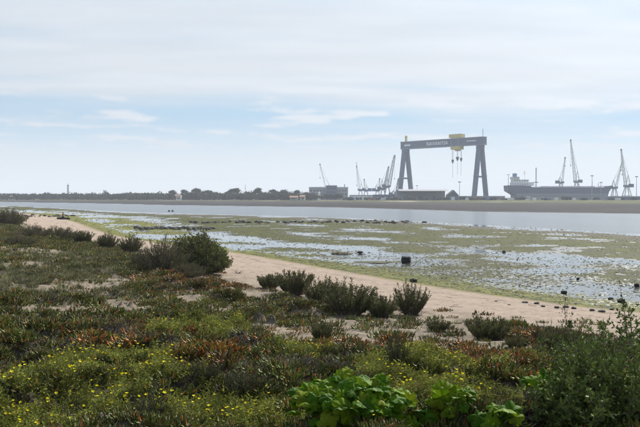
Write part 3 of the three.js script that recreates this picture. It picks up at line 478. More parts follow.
rock(360, 253.5, 5, 2.6, 'small dark rock on the pools left of the large black block', 0);
rock(504, 252.5, 4, 2, 'small dark stone on the green bank right of the bright pools', 0);
rock(564, 294, 5.5, 3.4, 'dark rock in the green weed above the beach stones at right', 0.3);
rock(621, 302.5, 7, 4, 'dark rock in the weed near the right border', 0.3);
rock(578, 280, 3, 2.6, 'small pointed stone in the shallow pool at right', 0);
rock(637, 287, 5, 4, 'dark rock cut by the right border on the flats', 0.2);
rock(611, 300, 5, 2.6, 'small flat rock left of the rock near the right border', 0.3);
const beachStones = [[525, 303, 8, 2.6, 'longest flat dark stone on the sand, leftmost of the beach row'], [537, 304, 6, 2.8, 'dark stone right of the long flat stone on the sand'], [543, 307, 5, 2.4, 'dark stone second right of the long flat stone on the sand'], [557, 308, 6, 2.8, 'dark stone left of the twig tip on the sand'], [566, 307.5, 7, 2.8, 'dark stone behind the bare twig tip on the sand'], [574, 309, 6, 3, 'dark stone just right of the bare twig tip on the sand'], [592, 311, 6, 3, 'dark stone third right of the bare twig tip on the sand'], [602, 312, 9, 3, 'widest dark stone of the row on the sand, right part'], [612, 310, 5, 2.4, 'small dark stone beyond the widest stone of the row'], [627, 318, 6, 2.4, 'last dark stone of the row on the sand at right'], [496, 301.5, 3.5, 1.4, 'tiny dark stone on the sand left of the long flat stone'], [509, 305, 4, 1.2, 'thin dark scrap on the sand below the tiny stone']];
for (const [x, y, w, h, l] of beachStones) rock(x, y, w * 0.8, h * 0.72, l, 0.2, 'dark stones lying on the beach');
// rows of dark stones across the far flats
{
  const rr = mulberry(31), rows = [];
  for (let k = 0; k < 90; k++) rows.push([lerp(135, 218, rr()), 228 + (rr() - 0.5) * 2.2 + 0.6]);
  for (let k = 0; k < 70; k++) rows.push([lerp(190, 330, rr()), 222.6 + (rr() - 0.5) * 1.6]);
  for (let k = 0; k < 70; k++) rows.push([lerp(330, 455, rr()), 222.2 + (rr() - 0.5) * 2.6]);
  for (let k = 0; k < 40; k++) rows.push([lerp(10, 75, rr()), 216 + (rr() - 0.5) * 1.6]);
  for (const [x, y] of rows) { const p = spot(x, y); if (p.y < -0.05) continue; const s = R(0.12, 0.42), m = solo('weedy_stone', rockLow[Math.floor(rr() * 4)], stoneMat, 'small dark stone in the broken rows across the far flats', 'stone', [p.x, Math.max(p.y, 0) + s * 0.1, p.z], 'stone rows across the flats'); m.scale.set(s * 1.25, s, s); m.rotation.y = rr() * 6; }
  // two dark floats in the channel
  for (const [x, label] of [[169, 'left of two dark floats on the blue channel'], [172.5, 'right of two dark floats on the blue channel']]) { const p = at(x, 211.5, 243), g = thing('mooring_buoy', label, 'buoy', [p.x, 0, p.z], 0, 'floats in the channel'); part('float', new THREE.SphereGeometry(0.36, 14, 10).scale(1, 0.8, 1).translate(0, 0.12, 0), stoneMat, g); part('ring', new THREE.TorusGeometry(0.1, 0.03, 6, 10).translate(0, 0.46, 0), HZ.steel, g); }
}
function instanced(name, geo, mat, list, label, category) {   // list of [x,y,z, yaw, tilt, scale, color]
  const m = new THREE.InstancedMesh(geo, mat, list.length), M = new THREE.Matrix4(), q = new THREE.Quaternion(), e = new THREE.Euler(), s = V(1, 1, 1), p = V(0, 0, 0), c = new THREE.Color();
  list.forEach((t, i) => { e.set(t[4], t[3], t[4] * 0.6); q.setFromEuler(e); s.set(t[5], t[5] * (t[7] ?? 1), t[5]); p.set(t[0], t[1], t[2]); M.compose(p, q, s); m.setMatrixAt(i, M); c.setRGB(...t[6]); m.setColorAt(i, c); });
  m.name = numbered(name); m.castShadow = m.receiveShadow = true; scene.add(m); return tag(m, label, category, undefined, 'stuff');
}
// pebbles and weed clumps too many to count on the flats
{
  const r = mulberry(77), peb = [], wd = [];
  for (let k = 0; k < 110000; k++) { const d = 28 + 130 * Math.pow(r(), 1.7), a = (r() - 0.5) * 1.15, x = a * d, y = ground(x, -d), t = -lastS; if (lastKind !== 1 || t < 0.2 || (d > 55 && r() < 0.65)) continue; const s = (0.02 + 0.07 * r() * r()) * (0.5 + d / 150); if (r() < 0.25) peb.push([x, Math.max(y, -0.01) + s * 0.15, -d, r() * 6, 0, s, [0.05 + 0.05 * r(), 0.046 + 0.045 * r(), 0.04]]); else { const li = t < 4 ? 1 : 0.3 * r(); wd.push([x, Math.max(y, -0.015), -d, r() * 6, 0, s * 1.8, [lerp(0.04, 0.12, li), lerp(0.043, 0.122, li), 0.022], 0.4]); } }
  instanced('pebbles', rockLow[0], paint(1, 1, 1, 0.8), peb, 'countless small dark pebbles strewn over the wet flats', 'pebbles');
  instanced('seaweed_clumps', rockLow[2], paint(1, 1, 1, 0.9), wd, 'small clumps of olive seaweed scattered over the wet flats', 'seaweed');
  const wr = [], stick = B(); stick.tube([V(-0.5, 0.02, 0), V(-0.1, 0.05, 0.06), V(0.5, 0.02, -0.05)], 0.02, 0.012, 5);
  for (let k = 0; k < 2600; k++) { const d = 17 + 120 * Math.pow(r(), 2), a = (r() - 0.5) * 1.0, x = a * d, y = ground(x, -d), s = lastS; if (lastKind !== 0 || s > 9.5 || s < 0.2) continue; if (r() > 0.3 + 0.7 * sstep(0.0, 0.35, fbm(x * 0.5, d * 0.7, 2))) continue; wr.push([x, y, -d, r() * 6, 0, 0.15 + 0.4 * r() * r(), [0.10, 0.08, 0.06]]); }
  instanced('driftwood_scraps', stick.geo(), paint(1, 1, 1, 0.95), wr, 'thin scraps of dry weed and driftwood strewn along the sand', 'driftwood');
}
// long mound of dark weed left of the big rock
{ const p = spot(378, 262.5), g = rockGeo(8, 1.7, 0.06, 0.8); solo('weed_bank', g, weedMat, 'low dark bank of seaweed left of the large black block', 'seaweed', [p.x, p.y + 0.02, p.z]); const q = spot(341, 254); solo('weed_bank', rockGeo(12, 0.75, 0.12, 0.5), weedMat, 'small dark bank of seaweed far left of the large black block', 'seaweed', [q.x, q.y + 0.02, q.z]); }

// ---------------------------------------------------------------- person on the beach
{
  const p = spot(63.3, 219.6), g = p, r = thing('drift_log', 'long dark log lying on the far beach beneath the seated person', 'log', [p.x, p.y, p.z]);
  const b = B(); b.tube([V(-1.15, 0.2, 0), V(-0.4, 0.24, 0.05), V(0.4, 0.22, -0.03), V(1.2, 0.16, 0.05)], 0.24, 0.17, 10); part('trunk', b.geo(), stoneMat, r);
  const br = B(); br.tube([V(0.7, 0.3, 0), V(0.95, 0.5, 0.1), V(1.05, 0.62, 0.1)], 0.07, 0.03, 6); part('branch_stub', br.geo(), stoneMat, r);
  // seated figure: hips on the log, feet in front (towards the camera), hands on the knees
  const J = { hip: V(0, 0.56, 0), chest: V(0, 0.95, 0.03), neck: V(0, 1.13, 0.04), head: V(0, 1.27, 0.07) };
  const bones = [[V(-0.08, 0.55, 0), V(0.08, 0.55, 0), 0.145, 0.145], [J.hip, J.chest, 0.145, 0.165], [V(-0.15, 1.04, 0.02), V(0.15, 1.04, 0.02), 0.085, 0.085], [J.chest, J.neck, 0.13, 0.06], [J.neck, J.head, 0.055, 0.06], [V(0, 1.25, 0.06), V(0, 1.32, 0.05), 0.082, 0.09], [V(0, 1.20, 0.10), V(0, 1.22, 0.1), 0.05, 0.055], [V(0, 1.26, 0.145), V(0, 1.235, 0.165), 0.012, 0.018]];
  for (const s of [-1, 1]) bones.push([V(s * 0.1, 0.54, 0.02), V(s * 0.17, 0.56, 0.42), 0.095, 0.068], [V(s * 0.17, 0.56, 0.42), V(s * 0.16, 0.1, 0.48), 0.066, 0.045], [V(s * 0.16, 0.06, 0.46), V(s * 0.17, 0.045, 0.66), 0.045, 0.04], [V(s * 0.2, 1.03, 0.02), V(s * 0.27, 0.78, 0.14), 0.058, 0.047], [V(s * 0.27, 0.78, 0.14), V(s * 0.19, 0.66, 0.34), 0.045, 0.032], [V(s * 0.19, 0.66, 0.34), V(s * 0.18, 0.65, 0.42), 0.034, 0.036], [V(s * 0.09, 1.26, 0.05), V(s * 0.09, 1.28, 0.05), 0.018, 0.018]);
  for (const s of [-1, 1]) for (let f = 0; f < 4; f++) bones.push([V(s * (0.155 + f * 0.017), 0.655, 0.43), V(s * (0.153 + f * 0.019), 0.625, 0.5 - Math.abs(f - 1.4) * 0.01), 0.009, 0.008]);
  for (const s of [-1, 1]) bones.push([V(s * 0.15, 0.65, 0.39), V(s * 0.125, 0.63, 0.44), 0.011, 0.009]);
  function dist(x, y, z) { let acc = 0; const k = 38; for (const [a, c, ra, rb] of bones) { const bx = c.x - a.x, by = c.y - a.y, bz = c.z - a.z, t = clamp(((x - a.x) * bx + (y - a.y) * by + (z - a.z) * bz) / Math.max(1e-9, bx * bx + by * by + bz * bz)); acc += Math.exp(-k * (Math.hypot(x - a.x - t * bx, y - a.y - t * by, z - a.z - t * bz) - lerp(ra, rb, t))); } return -Math.log(acc) / k; }
  const N = 88, mc = new MarchingCubes(N, new THREE.MeshBasicMaterial(), false, false, 200000), C = V(0, 0.72, 0.28), S = 0.78;
  for (let z = 0; z < N; z++) for (let y = 0; y < N; y++) for (let x = 0; x < N; x++) mc.field[x + y * N + z * N * N] = -dist(C.x + (x / N * 2 - 1) * S, C.y + (y / N * 2 - 1) * S, C.z + (z / N * 2 - 1) * S);
  mc.isolation = 0; mc.update(); const n = mc.count, P = new Float32Array(n * 3), Nn = new Float32Array(n * 3), Cc = new Float32Array(n * 3);
  for (let i = 0; i < n; i++) { const x = mc.positionArray[i * 3] * S + C.x, y = mc.positionArray[i * 3 + 1] * S + C.y, z = mc.positionArray[i * 3 + 2] * S + C.z; P.set([x, y, z], i * 3); Nn.set(mc.normalArray.slice(i * 3, i * 3 + 3), i * 3); const skin = y > 1.13 || (y > 0.58 && z > 0.36 && y < 0.72 && Math.abs(Math.abs(x) - 0.18) < 0.07 && y > 0.625), shoe = y < 0.1; Cc.set(skin ? [0.36, 0.22, 0.15] : shoe ? [0.03, 0.03, 0.03] : y < 0.64 ? [0.03, 0.04, 0.075] : [0.33, 0.25, 0.17], i * 3); }
  const bg = new THREE.BufferGeometry(); bg.setAttribute('position', new THREE.BufferAttribute(P, 3)); bg.setAttribute('normal', new THREE.BufferAttribute(Nn, 3)); bg.setAttribute('color', new THREE.BufferAttribute(Cc, 3));
  const person = thing('person', 'person in tan top and dark trousers sitting on the dark log', 'person', [p.x, p.y, p.z], 0.1);
  part('body', bg, new THREE.MeshStandardMaterial({ vertexColors: true, roughness: 0.9 }), person);
  const hg = new THREE.SphereGeometry(0.108, 20, 14, 0, Math.PI * 2, 0, Math.PI * 0.62).rotateX(-0.5).translate(0, 1.305, 0.04); part('hair', hg, paint(0.02, 0.016, 0.013, 0.8), person);
}
console.log('flats done');

// ================================================================ THE DUNE: plants
const bark = paint(0.10, 0.080, 0.062, 0.95);
// shrub of upright leafy shoots; returns {stems, foliage} for a shrub 1 m wide and h m high
function shrubGeo(seed, h, o) {
  const r = mulberry(seed), st = B(), fo = B();
  for (let k = 0; k < o.shoots; k++) {
    const a = r() * 6.283, q = Math.sqrt(r()), tilt = q * (o.spread ?? 0.9) + (r() - 0.5) * 0.2, reach = 1 / Math.sqrt((Math.sin(tilt) / 0.5) ** 2 + (Math.cos(tilt) / h) ** 2) * lerp(0.5 + 0.58 * Math.pow(r(), 0.7), 0.9 + 0.12 * r(), o.even ?? 0) * (1 + 0.35 * noise(Math.cos(a) * 1.4 + seed, Math.sin(a) * 1.4 + tilt));
    const o0 = V(Math.cos(a) * q * 0.12, 0, Math.sin(a) * q * 0.12), d0 = unit(tilt, a), pts = [o0]; let p = o0.clone(), dir = d0.clone();
    const n = 5; for (let j = 0; j < n; j++) { dir.y += 0.10; dir.x += (r() - 0.5) * 0.22; dir.z += (r() - 0.5) * 0.22; dir.normalize(); p = p.clone().addScaledVector(dir, reach / n); pts.push(p); }
    st.color(1, 1, 1); st.tube(pts, 0.008, 0.002, 3);
    const tone = 0.7 + 0.6 * r(), hue = r();
    for (let j = 0; j < o.leaves; j++) {
      const t = lerp(o.from ?? 0.3, 1, Math.pow(r(), 0.75)) * n, i = Math.min(n - 1, Math.floor(t)), c = pts[i].clone().lerp(pts[i + 1], t - i), off = (o.fuzz ?? 0.03); c.x += (r() - 0.5) * off * 2; c.y += (r() - 0.5) * off * 2; c.z += (r() - 0.5) * off * 2;
      const f = pts[i + 1].clone().sub(pts[i]).normalize().lerp(unit(r() * 2, r() * 6.283), o.loose ?? 0.5).normalize(), v = tone * (0.75 + 0.5 * r()), cc = hue < (o.brown ?? 0) ? o.c2 : o.c1;
      fo.color(cc[0] * v, cc[1] * v, cc[2] * v); fo.leaf(c, f, sideOf(f, r() * 6.283), o.len * (0.6 + 0.8 * r()), o.wid);
    }
  }
  return { stems: st.geo(), foliage: fo.geo() };
}
const heath = { shoots: 150, leaves: 46, len: 0.045, wid: 0.007, fuzz: 0.018, loose: 0.45, spread: 0.95, c1: [0.068, 0.076, 0.026], c2: [0.09, 0.076, 0.04], brown: 0.3 };
const dense = { even: 0.75, shoots: 330, leaves: 50, len: 0.032, wid: 0.010, fuzz: 0.03, loose: 0.7, spread: 1.6, from: 0.35, c1: [0.08, 0.095, 0.028], c2: [0.09, 0.08, 0.035], brown: 0.2 };
const twiggy = { shoots: 190, leaves: 40, len: 0.034, wid: 0.005, fuzz: 0.03, loose: 0.4, spread: 1.5, from: 0.3, c1: [0.075, 0.074, 0.034], c2: [0.098, 0.083, 0.05], brown: 0.4, even: 0.5 };
const sparse = { shoots: 60, leaves: 44, len: 0.06, wid: 0.008, fuzz: 0.02, loose: 0.4, spread: 0.75, c1: [0.055, 0.060, 0.028], c2: [0.08, 0.07, 0.04], brown: 0.2 };
const shrubMat = leafMat(1, 1, 1, 0.3, { vertexColors: true });
const SHRUBS = { heath: [shrubGeo(11, 0.72, heath), shrubGeo(12, 0.62, heath), shrubGeo(13, 0.5, heath)], dense: [shrubGeo(21, 0.6, dense), shrubGeo(22, 0.55, dense)], twiggy: [shrubGeo(31, 0.5, twiggy), shrubGeo(32, 0.42, twiggy)], sparse: [shrubGeo(41, 1.0, sparse), shrubGeo(42, 0.8, sparse)] };
const shrubH = { heath: [0.72, 0.62, 0.5], dense: [0.6, 0.55], twiggy: [0.5, 0.42], sparse: [1.0, 0.8] };
function shrub(kind, v, px, py, w, h, label, group) {
  const p = spot(px, py), s = -p.z / F, g = thing('shrub', label, 'shrub', [p.x, p.y - 0.03, p.z], R(0, 6), group); g.scale.set(w * s, h * s / shrubH[kind][v], w * s * 0.9);
  part('stems', SHRUBS[kind][v].stems, bark, g); const f = part('foliage', SHRUBS[kind][v].foliage, shrubMat, g); f.userData.kind = 'stuff'; return p;
}
shrub('dense', 0, 196, 272, 66, 41, 'largest dark green bush, rounded, standing out against the flats');
shrub('twiggy', 0, 162, 273, 56, 36, 'brownish twiggy bush merging into the left side of the largest bush');
shrub('twiggy', 1, 186, 277, 44, 15, 'low pale straw-coloured bush in front of the largest bush');
shrub('dense', 1, 213, 272, 24, 26, 'small dark bush at the right foot of the largest bush');
shrub('heath', 0, 411, 315, 44, 34, 'upright dark shrub alone against the sand, right of the shrub row');
shrub('heath', 1, 350, 314, 76, 33, 'broad dark shrub in the middle of the row along the sand');
shrub('heath', 2, 382, 318, 44, 22, 'low shrub between the broad dark shrub and the upright one');
shrub('heath', 1, 322, 305, 56, 27, 'dark shrub third from the right in the row along the sand');
shrub('heath', 2, 294, 295, 52, 24, 'leftmost low shrub of the row along the sand');
shrub('sparse', 0, 396, 372, 34, 46, 'thin dark upright shrub behind the broad-leaved plant');
shrub('sparse', 1, 545, 346, 34, 26, 'feathery upright shrub at the sand edge left of the thorn bush');
shrub('heath', 2, 488, 341, 60, 24, 'low dark green shrub at the sand edge between the orange ice plants');
shrub('heath', 1, 566, 352, 60, 26, 'dark green shrub at the foot of the thorn bush beside the sand');
shrub('heath', 2, 517, 350, 30, 15, 'small low shrub between the two sand-edge shrubs at right');
shrub('sparse', 1, 245, 396, 60, 34, 'loose olive shrub left of the broad-leaved plant');
shrub('sparse', 1, 205, 380, 44, 26, 'faint loose olive shrub up left of the olive shrub near the broad leaves');
shrub('heath', 2, 322, 340, 32, 18, 'small rounded shrub on the bare sand patch in the middle');
shrub('twiggy', 1, 6, 225, 44, 17, 'dark bush cut by the left border on the dune crest');
shrub('twiggy', 0, 33, 239, 40, 15, 'brownish bush on the left dune crest, second from the border');
shrub('twiggy', 1, 56, 241, 40, 15, 'dark brown bush beneath the far sand strip at left');
shrub('heath', 2, 82, 244, 28, 13, 'small bush right of the dark brown bush at left');
shrub('heath', 1, 107, 249, 30, 16, 'bush midway between the left crest and the largest bush');
shrub('heath', 0, 131, 253, 28, 19, 'upright small bush just left of the brownish twiggy bush');
shrub('heath', 2, 143, 268, 30, 14, 'low bush at the left foot of the brownish twiggy bush');
shrub('twiggy', 1, 18, 246, 40, 11, 'low grey bush below the left crest bushes');
shrub('heath', 2, 270, 289, 34, 15, 'small shrub starting the row, at the end of the orange patch');
shrub('heath', 2, 438, 331, 34, 12, 'low dark shrublet below the upright shrub against the sand');
shrub('sparse', 1, 352, 375, 30, 18, 'small wispy shrub just behind the broad-leaved plant');
shrub('sparse', 1, 145, 352, 40, 26, 'wispy olive shrub in the left foreground among ice plants');
shrub('sparse', 0, 150, 420, 46, 34, 'dark wispy shrub at the bottom left between the yellow flowers');

// ---------------------------------------------------------------- ground cover
function iceClump(seed, fracRed, fracDead) {
  const r = mulberry(seed), b = B();
  for (let k = 0; k < 34; k++) {
    const a = r() * 6.283, q = Math.sqrt(r()) * 0.15, tilt = 0.3 + r() * 1.05, len = 0.032 + 0.036 * r(), o = V(Math.cos(a) * q, -0.01 + 0.03 * r(), Math.sin(a) * q), d = unit(tilt, a + (r() - 0.5) * 2), v = 0.75 + 0.5 * r(), red = r() < fracRed, dead = r() < fracDead;
    if (dead) b.color(0.085 * v, 0.065 * v, 0.05 * v); else if (red) b.color(lerp(0.30, 0.42, r()) * v, lerp(0.11, 0.21, r()) * v, 0.03 * v); else b.color(0.135 * v, 0.148 * v, 0.026 * v);
    const m = o.clone().addScaledVector(d, len * 0.55), e = m.clone().add(V(d.x * 0.6, d.y * 0.6 + 0.5, d.z * 0.6).multiplyScalar(len * 0.5)); b.tube([o, m, e], 0.0105, 0.004, 4);
  }
  return b.geo();
}
function grassTuft(seed, n, hgt, c, lean = 0.5, w = 0.003) {
  const r = mulberry(seed), b = B();
  for (let k = 0; k < n; k++) { const a = r() * 6.283, q = r() * 0.06, h = hgt * (0.5 + 0.7 * r()), t = lean * r(), d = unit(t, a), v = 0.7 + 0.6 * r(), c0 = c[Math.floor(r() * c.length)]; b.color(c0[0] * v, c0[1] * v, c0[2] * v); const o = V(Math.cos(a) * q, 0, Math.sin(a) * q), m = o.clone().addScaledVector(d, h * 0.55), e = m.clone().addScaledVector(unit(t * 2.2 + 0.2, a), h * 0.5), s = sideOf(d, a + 1.57 + r()); const A = b.v(o.x - s.x * w, o.y, o.z - s.z * w), C = b.v(o.x + s.x * w, o.y, o.z + s.z * w), D = b.v(m.x - s.x * w, m.y, m.z - s.z * w), E = b.v(m.x + s.x * w, m.y, m.z + s.z * w), T = b.v(e.x, e.y, e.z); b.quad(A, C, E, D); b.tri(D, E, T); }
  return b.geo();
}
function herb(seed, c) {   // soft leafy stems
  const r = mulberry(seed), b = B();
  for (let k = 0; k < 9; k++) { const a = r() * 6.283, h = 0.07 + 0.12 * r(), d = unit(0.7 * r(), a), pts = [V(Math.cos(a) * 0.03, 0, Math.sin(a) * 0.03)]; pts.push(pts[0].clone().addScaledVector(d, h * 0.5)); pts.push(pts[1].clone().addScaledVector(d.clone().add(V(0, 0.3, 0)).normalize(), h * 0.5)); const v = 0.75 + 0.5 * r(); b.color(c[0] * v, c[1] * v, c[2] * v); b.tube(pts, 0.0022, 0.0012, 3); for (let j = 0; j < 9; j++) { const t = 0.25 + 0.75 * r(), o = t < 0.5 ? pts[0].clone().lerp(pts[1], t * 2) : pts[1].clone().lerp(pts[2], t * 2 - 1), f = unit(0.5 + r() * 1.2, r() * 6.283), w = 0.8 + 0.4 * r(); b.color(c[0] * v * w, c[1] * v * w, c[2] * v * w); b.leaf(o, f, sideOf(f, r() * 6), 0.025 + 0.03 * r(), 0.005); } }
  return b.geo();
}
function twigs(seed) { const r = mulberry(seed), b = B(); b.color(1, 1, 1); for (let k = 0; k < 11; k++) { const a = r() * 6.283, d = unit(0.5 + r() * 1.0, a), o = V((r() - 0.5) * 0.12, 0, (r() - 0.5) * 0.12), m = o.clone().addScaledVector(d, 0.05 + 0.05 * r()), e = m.clone().addScaledVector(unit(0.6 + r(), a + r() - 0.5), 0.06); b.tube([o, m, e], 0.004, 0.0015, 3); } return b.geo(); }
function flowerGeo() { const b = B(); b.color(1, 1, 1); const c = b.v(0, 0, 0); const ring = []; for (let k = 0; k < 10; k++) { const a = k / 10 * 6.283, q = k % 2 ? 0.55 : 1; ring.push(b.v(Math.cos(a) * q * 0.013, 0.006, Math.sin(a) * q * 0.013)); } for (let k = 0; k < 10; k++) b.tri(c, ring[(k + 1) % 10], ring[k]); return b.geo(); }
{
  const r = mulberry(4242), ice = [[], [], []], grass = [], herbs = [], flowers = [], tw = [], dry = [];
  let dbg = 0;
  function scatter(d0, d1, perM, sc) {
    const a0 = 0.52, area = a0 * (d1 * d1 - d0 * d0), n = Math.round(area * perM);
    for (let k = 0; k < n; k++) {
      const d = Math.sqrt(lerp(d0 * d0, d1 * d1, r())), a = (r() * 2 - 1) * a0, x = a * d; const y = ground(x, -d), s = lastS; if (lastKind !== 0 || s < 8.5) continue;
      const cv = cover(x, d, s); if (r() > cv * 1.03 + 0.015) continue;
      const gz = inPatch(GRASSY, x, d), oz = inPatch(ORANGE, x, d), yz = inPatch(YELLOW, x, d), n1 = fbm(x * 0.9 + 50, d * 0.9, 3), n2 = fbm(x * 0.5, d * 0.5 + 30, 3), q = r(), b = (0.5 + 0.75 * r()) * (1 + 0.6 * noise(x * 1.9, d * 1.9));
      const edge = sstep(10.2, 13, s), dk = inPatch(DARK, x, d);
      if (r() < 0.7 * dk) { if (r() < 0.7) tw.push([x, y, -d, r() * 6, (r() - 0.5) * 0.4, sc * (0.8 + 0.9 * r()), r() < 0.8 ? [0.035, 0.029, 0.025] : [0.10, 0.075, 0.055]]); continue; }
      if (gz > 0.4 ? q < 0.9 : q < 0.10 + 0.25 * sstep(0.15, 0.4, n2)) { grass.push([x, y - 0.01, -d, r() * 6, (r() - 0.5) * 0.3, sc * (0.7 + 0.7 * r()), [b, b, b]]); if (gz > 0.4 && r() < 0.93) continue; }
      if (r() < 0.72 * yz) { const hh = sc * (0.75 + 0.7 * r()); herbs.push([x, y - 0.01, -d, r() * 6, (r() - 0.5) * 0.25, hh, [b, b, b]]); if (r() < 0.27 * yz * (d < 14 ? 1 : 0.5)) for (let f = 0; f < 2; f++) flowers.push([x + (r() - 0.5) * 0.12, y + hh * (0.11 + 0.10 * r()), -d + (r() - 0.5) * 0.12, r() * 6, (r() - 0.5) * 1.4, (0.8 + 0.6 * r()), [0.80, 0.62 + 0.1 * r(), 0.015]]); if (r() < 0.75) continue; }
      else if (r() < 0.004) flowers.push([x, y + 0.14, -d, r() * 6, (r() - 0.5), 1, [0.8, 0.66, 0.02]]);
      if (n1 < -0.22 ? r() < 0.8 : r() < 0.08) { tw.push([x, y, -d, r() * 6, (r() - 0.5) * 0.4, sc * (0.8 + 0.8 * r()), r() < 0.6 ? [0.045, 0.038, 0.032] : [0.14 * b, 0.115 * b, 0.085 * b]]); if (r() < (n1 < -0.22 ? 0.6 : 0.2)) continue; }
      const mix = oz * 0.88 + 0.35 * n1 + r() * 0.28 - 0.14, kind = mix > 0.62 ? 2 : mix > 0.2 ? 1 : 0, mound = 0.05 * Math.max(0, 1 + n1 * 2) * edge;
      ice[kind].push([x, y + mound * r() * sc, -d, r() * 6, (r() - 0.5) * 0.5, sc * (0.7 + 0.65 * r()) * (1 + 0.5 * n2), [b, b * (0.92 + 0.16 * r()), b]]);
    }
  }
  scatter(3.4, 9, 290, 0.72); scatter(9, 16, 130, 1.0); scatter(16, 30, 70, 1.2); scatter(30, 55, 28, 1.75); scatter(55, 130, 8, 2.6);
  const im = leafMat(1, 1, 1, 0.3, { vertexColors: true, roughness: 0.6, specularIntensity: 0.3 });
  const cover3 = [[0.05, 0.12, 'green'], [0.24, 0.16, 'mixed'], [0.62, 0.1, 'red']];
  const iceText = ['thick mats of green ice plant covering the dune', 'ice plant mats with some red leaves among the green', 'patches of orange and red ice plant glowing on the dune'];
  cover3.forEach(([a, b], k) => instanced('ice_plant', iceClump(5 + k, a, b), im, ice[k], iceText[k], 'ice plant'));
  instanced('dune_grass', grassTuft(3, 30, 0.13, [[0.15, 0.15, 0.075], [0.11, 0.125, 0.05], [0.23, 0.195, 0.12]], 0.7), leafMat(1, 1, 1, 0.25, { vertexColors: true }), grass, 'short grey-green grass, thickest in the hollow at left', 'grass');
  instanced('flowering_herb', herb(8, [0.20, 0.215, 0.04]), leafMat(1, 1, 1, 0.3, { vertexColors: true }), herbs, 'soft light green herbs bearing the yellow flowers', 'herbs');
  instanced('yellow_flowers', flowerGeo(), leafMat(1, 1, 1, 0.3), flowers, 'scattered tiny yellow flowers, densest at bottom left', 'flowers');
  instanced('dry_twigs', twigs(6), paint(1, 1, 1, 0.95), tw, 'dry grey and dark twigs lying between the ice plants', 'twigs');
  console.log('cover', ice.map(q => q.length), grass.length, herbs.length, flowers.length, tw.length);
}

// ---------------------------------------------------------------- broad-leaved plants
{
  function leafGeo(seed) {   // round lobed mallow-like blade, pleated along its veins; base at origin, tip towards +z
    const r = mulberry(seed), P = [0, 0, 0], I = [], C = [], n = 42, rings = 5, ph = r() * 6, fold = 0.10 + 0.14 * r(), droop = 0.15 + 0.75 * r();
    for (let q = 1; q <= rings; q++) for (let k = 0; k <= n; k++) {
      const th = lerp(-Math.PI * 0.93, Math.PI * 0.93, k / n), lobe = 0.66 + 0.34 * Math.pow(Math.abs(Math.cos(th * 2.45)), 0.7) + 0.045 * Math.sin(k * 2.6 + ph) + 0.12 * noise(k * 0.45, ph), rr = lobe * q / rings * (1 - 0.12 * Math.abs(th) / Math.PI);
      P.push(Math.sin(th) * rr * 0.5, 0.5 * (fold * rr * Math.cos(th * 4.9) * 0.9 - droop * rr * rr + 0.07 * rr * Math.sin(th * 2 + ph) + 0.05 * rr * noise(rr * 4 + ph, th * 3)), Math.cos(th) * rr * 0.5);
    }
    for (let k = 0; k < n; k++) I.push(0, 1 + k, 2 + k);
    for (let q = 0; q + 1 < rings; q++) for (let k = 0; k < n; k++) { const a = 1 + q * (n + 1) + k, b = a + n + 1; I.push(a, b, b + 1, a, b + 1, a + 1); }
    const g = new THREE.BufferGeometry(); g.setAttribute('position', new THREE.Float32BufferAttribute(P, 3)); g.setIndex(I); g.computeVertexNormals(); return g;
  }
  const blades = [1, 2, 3, 4, 5].map(k => leafGeo(k * 13)), mats = [[0.10, 0.205, 0.004], [0.13, 0.235, 0.005], [0.065, 0.155, 0.004], [0.16, 0.255, 0.006], [0.05, 0.12, 0.004], [0.19, 0.25, 0.010]].map(c => leafMat(...c, 0.55, { roughness: 0.6, specularIntensity: 0.12 })), stalk = paint(0.16, 0.24, 0.07, 0.7);
  function mallow(label, px, py, wpx, hpx, leaves, seed, size) {
    const r = mulberry(seed), p = spot(px, py), s = -p.z / F, w = wpx * s / 2, h = hpx * s, g = thing('broad_leaved_plant', label, 'plant', [p.x, p.y, p.z]);
    for (let k = 0; k < leaves; k++) {
      const a = r() * 6.283, q = Math.sqrt(r()), top = k < leaves * 0.62, x = Math.cos(a) * q * w, z = Math.sin(a) * q * w * 0.75, y = (top ? (1 - 0.45 * q * q) * (0.82 + 0.2 * r()) : 0.25 + 0.45 * r()) * h, L = size * (0.65 + 0.6 * r());
      const m = part('leaf', blades[Math.floor(r() * 5)], mats[Math.floor(r() * 6)], g); m.position.set(x, y, z); m.scale.setScalar(L); m.rotation.set((r() - 0.5) * 1.9, Math.atan2(x, z) + (r() - 0.5) * 1.0, (r() - 0.5) * 1.5, 'YXZ'); m.rotation.order = 'XYZ'; m.rotation.x += 0.55;
      const b = B(); b.tube([V(x * 0.12, 0, z * 0.12), V(x * 0.5, y * 0.7, z * 0.5), V(x, y, z)], 0.006, 0.0035, 5); part('stalk', b.geo(), stalk, g);
    }
    return g;
  }
  mallow('large bright green broad-leaved plant at the bottom centre', 352, 426, 122, 52, 170, 5, 0.125);
  mallow('bright green broad-leaved plant with one round upright leaf, right of the large one', 455, 420, 50, 34, 30, 6, 0.14);
  mallow('small bright green broad-leaved plant in front of the thorn bush', 546, 394, 44, 20, 18, 7, 0.14);
  mallow('small broad-leaved plant between the large one and the round-leaved one', 415, 427, 44, 20, 16, 8, 0.15);
  mallow('low broad-leaved seedling under the right thorn bush', 590, 384, 26, 14, 10, 9, 0.12);
  mallow('bottom-edge broad-leaved plant right of the round-leaved one', 497, 430, 40, 26, 18, 10, 0.16);
}
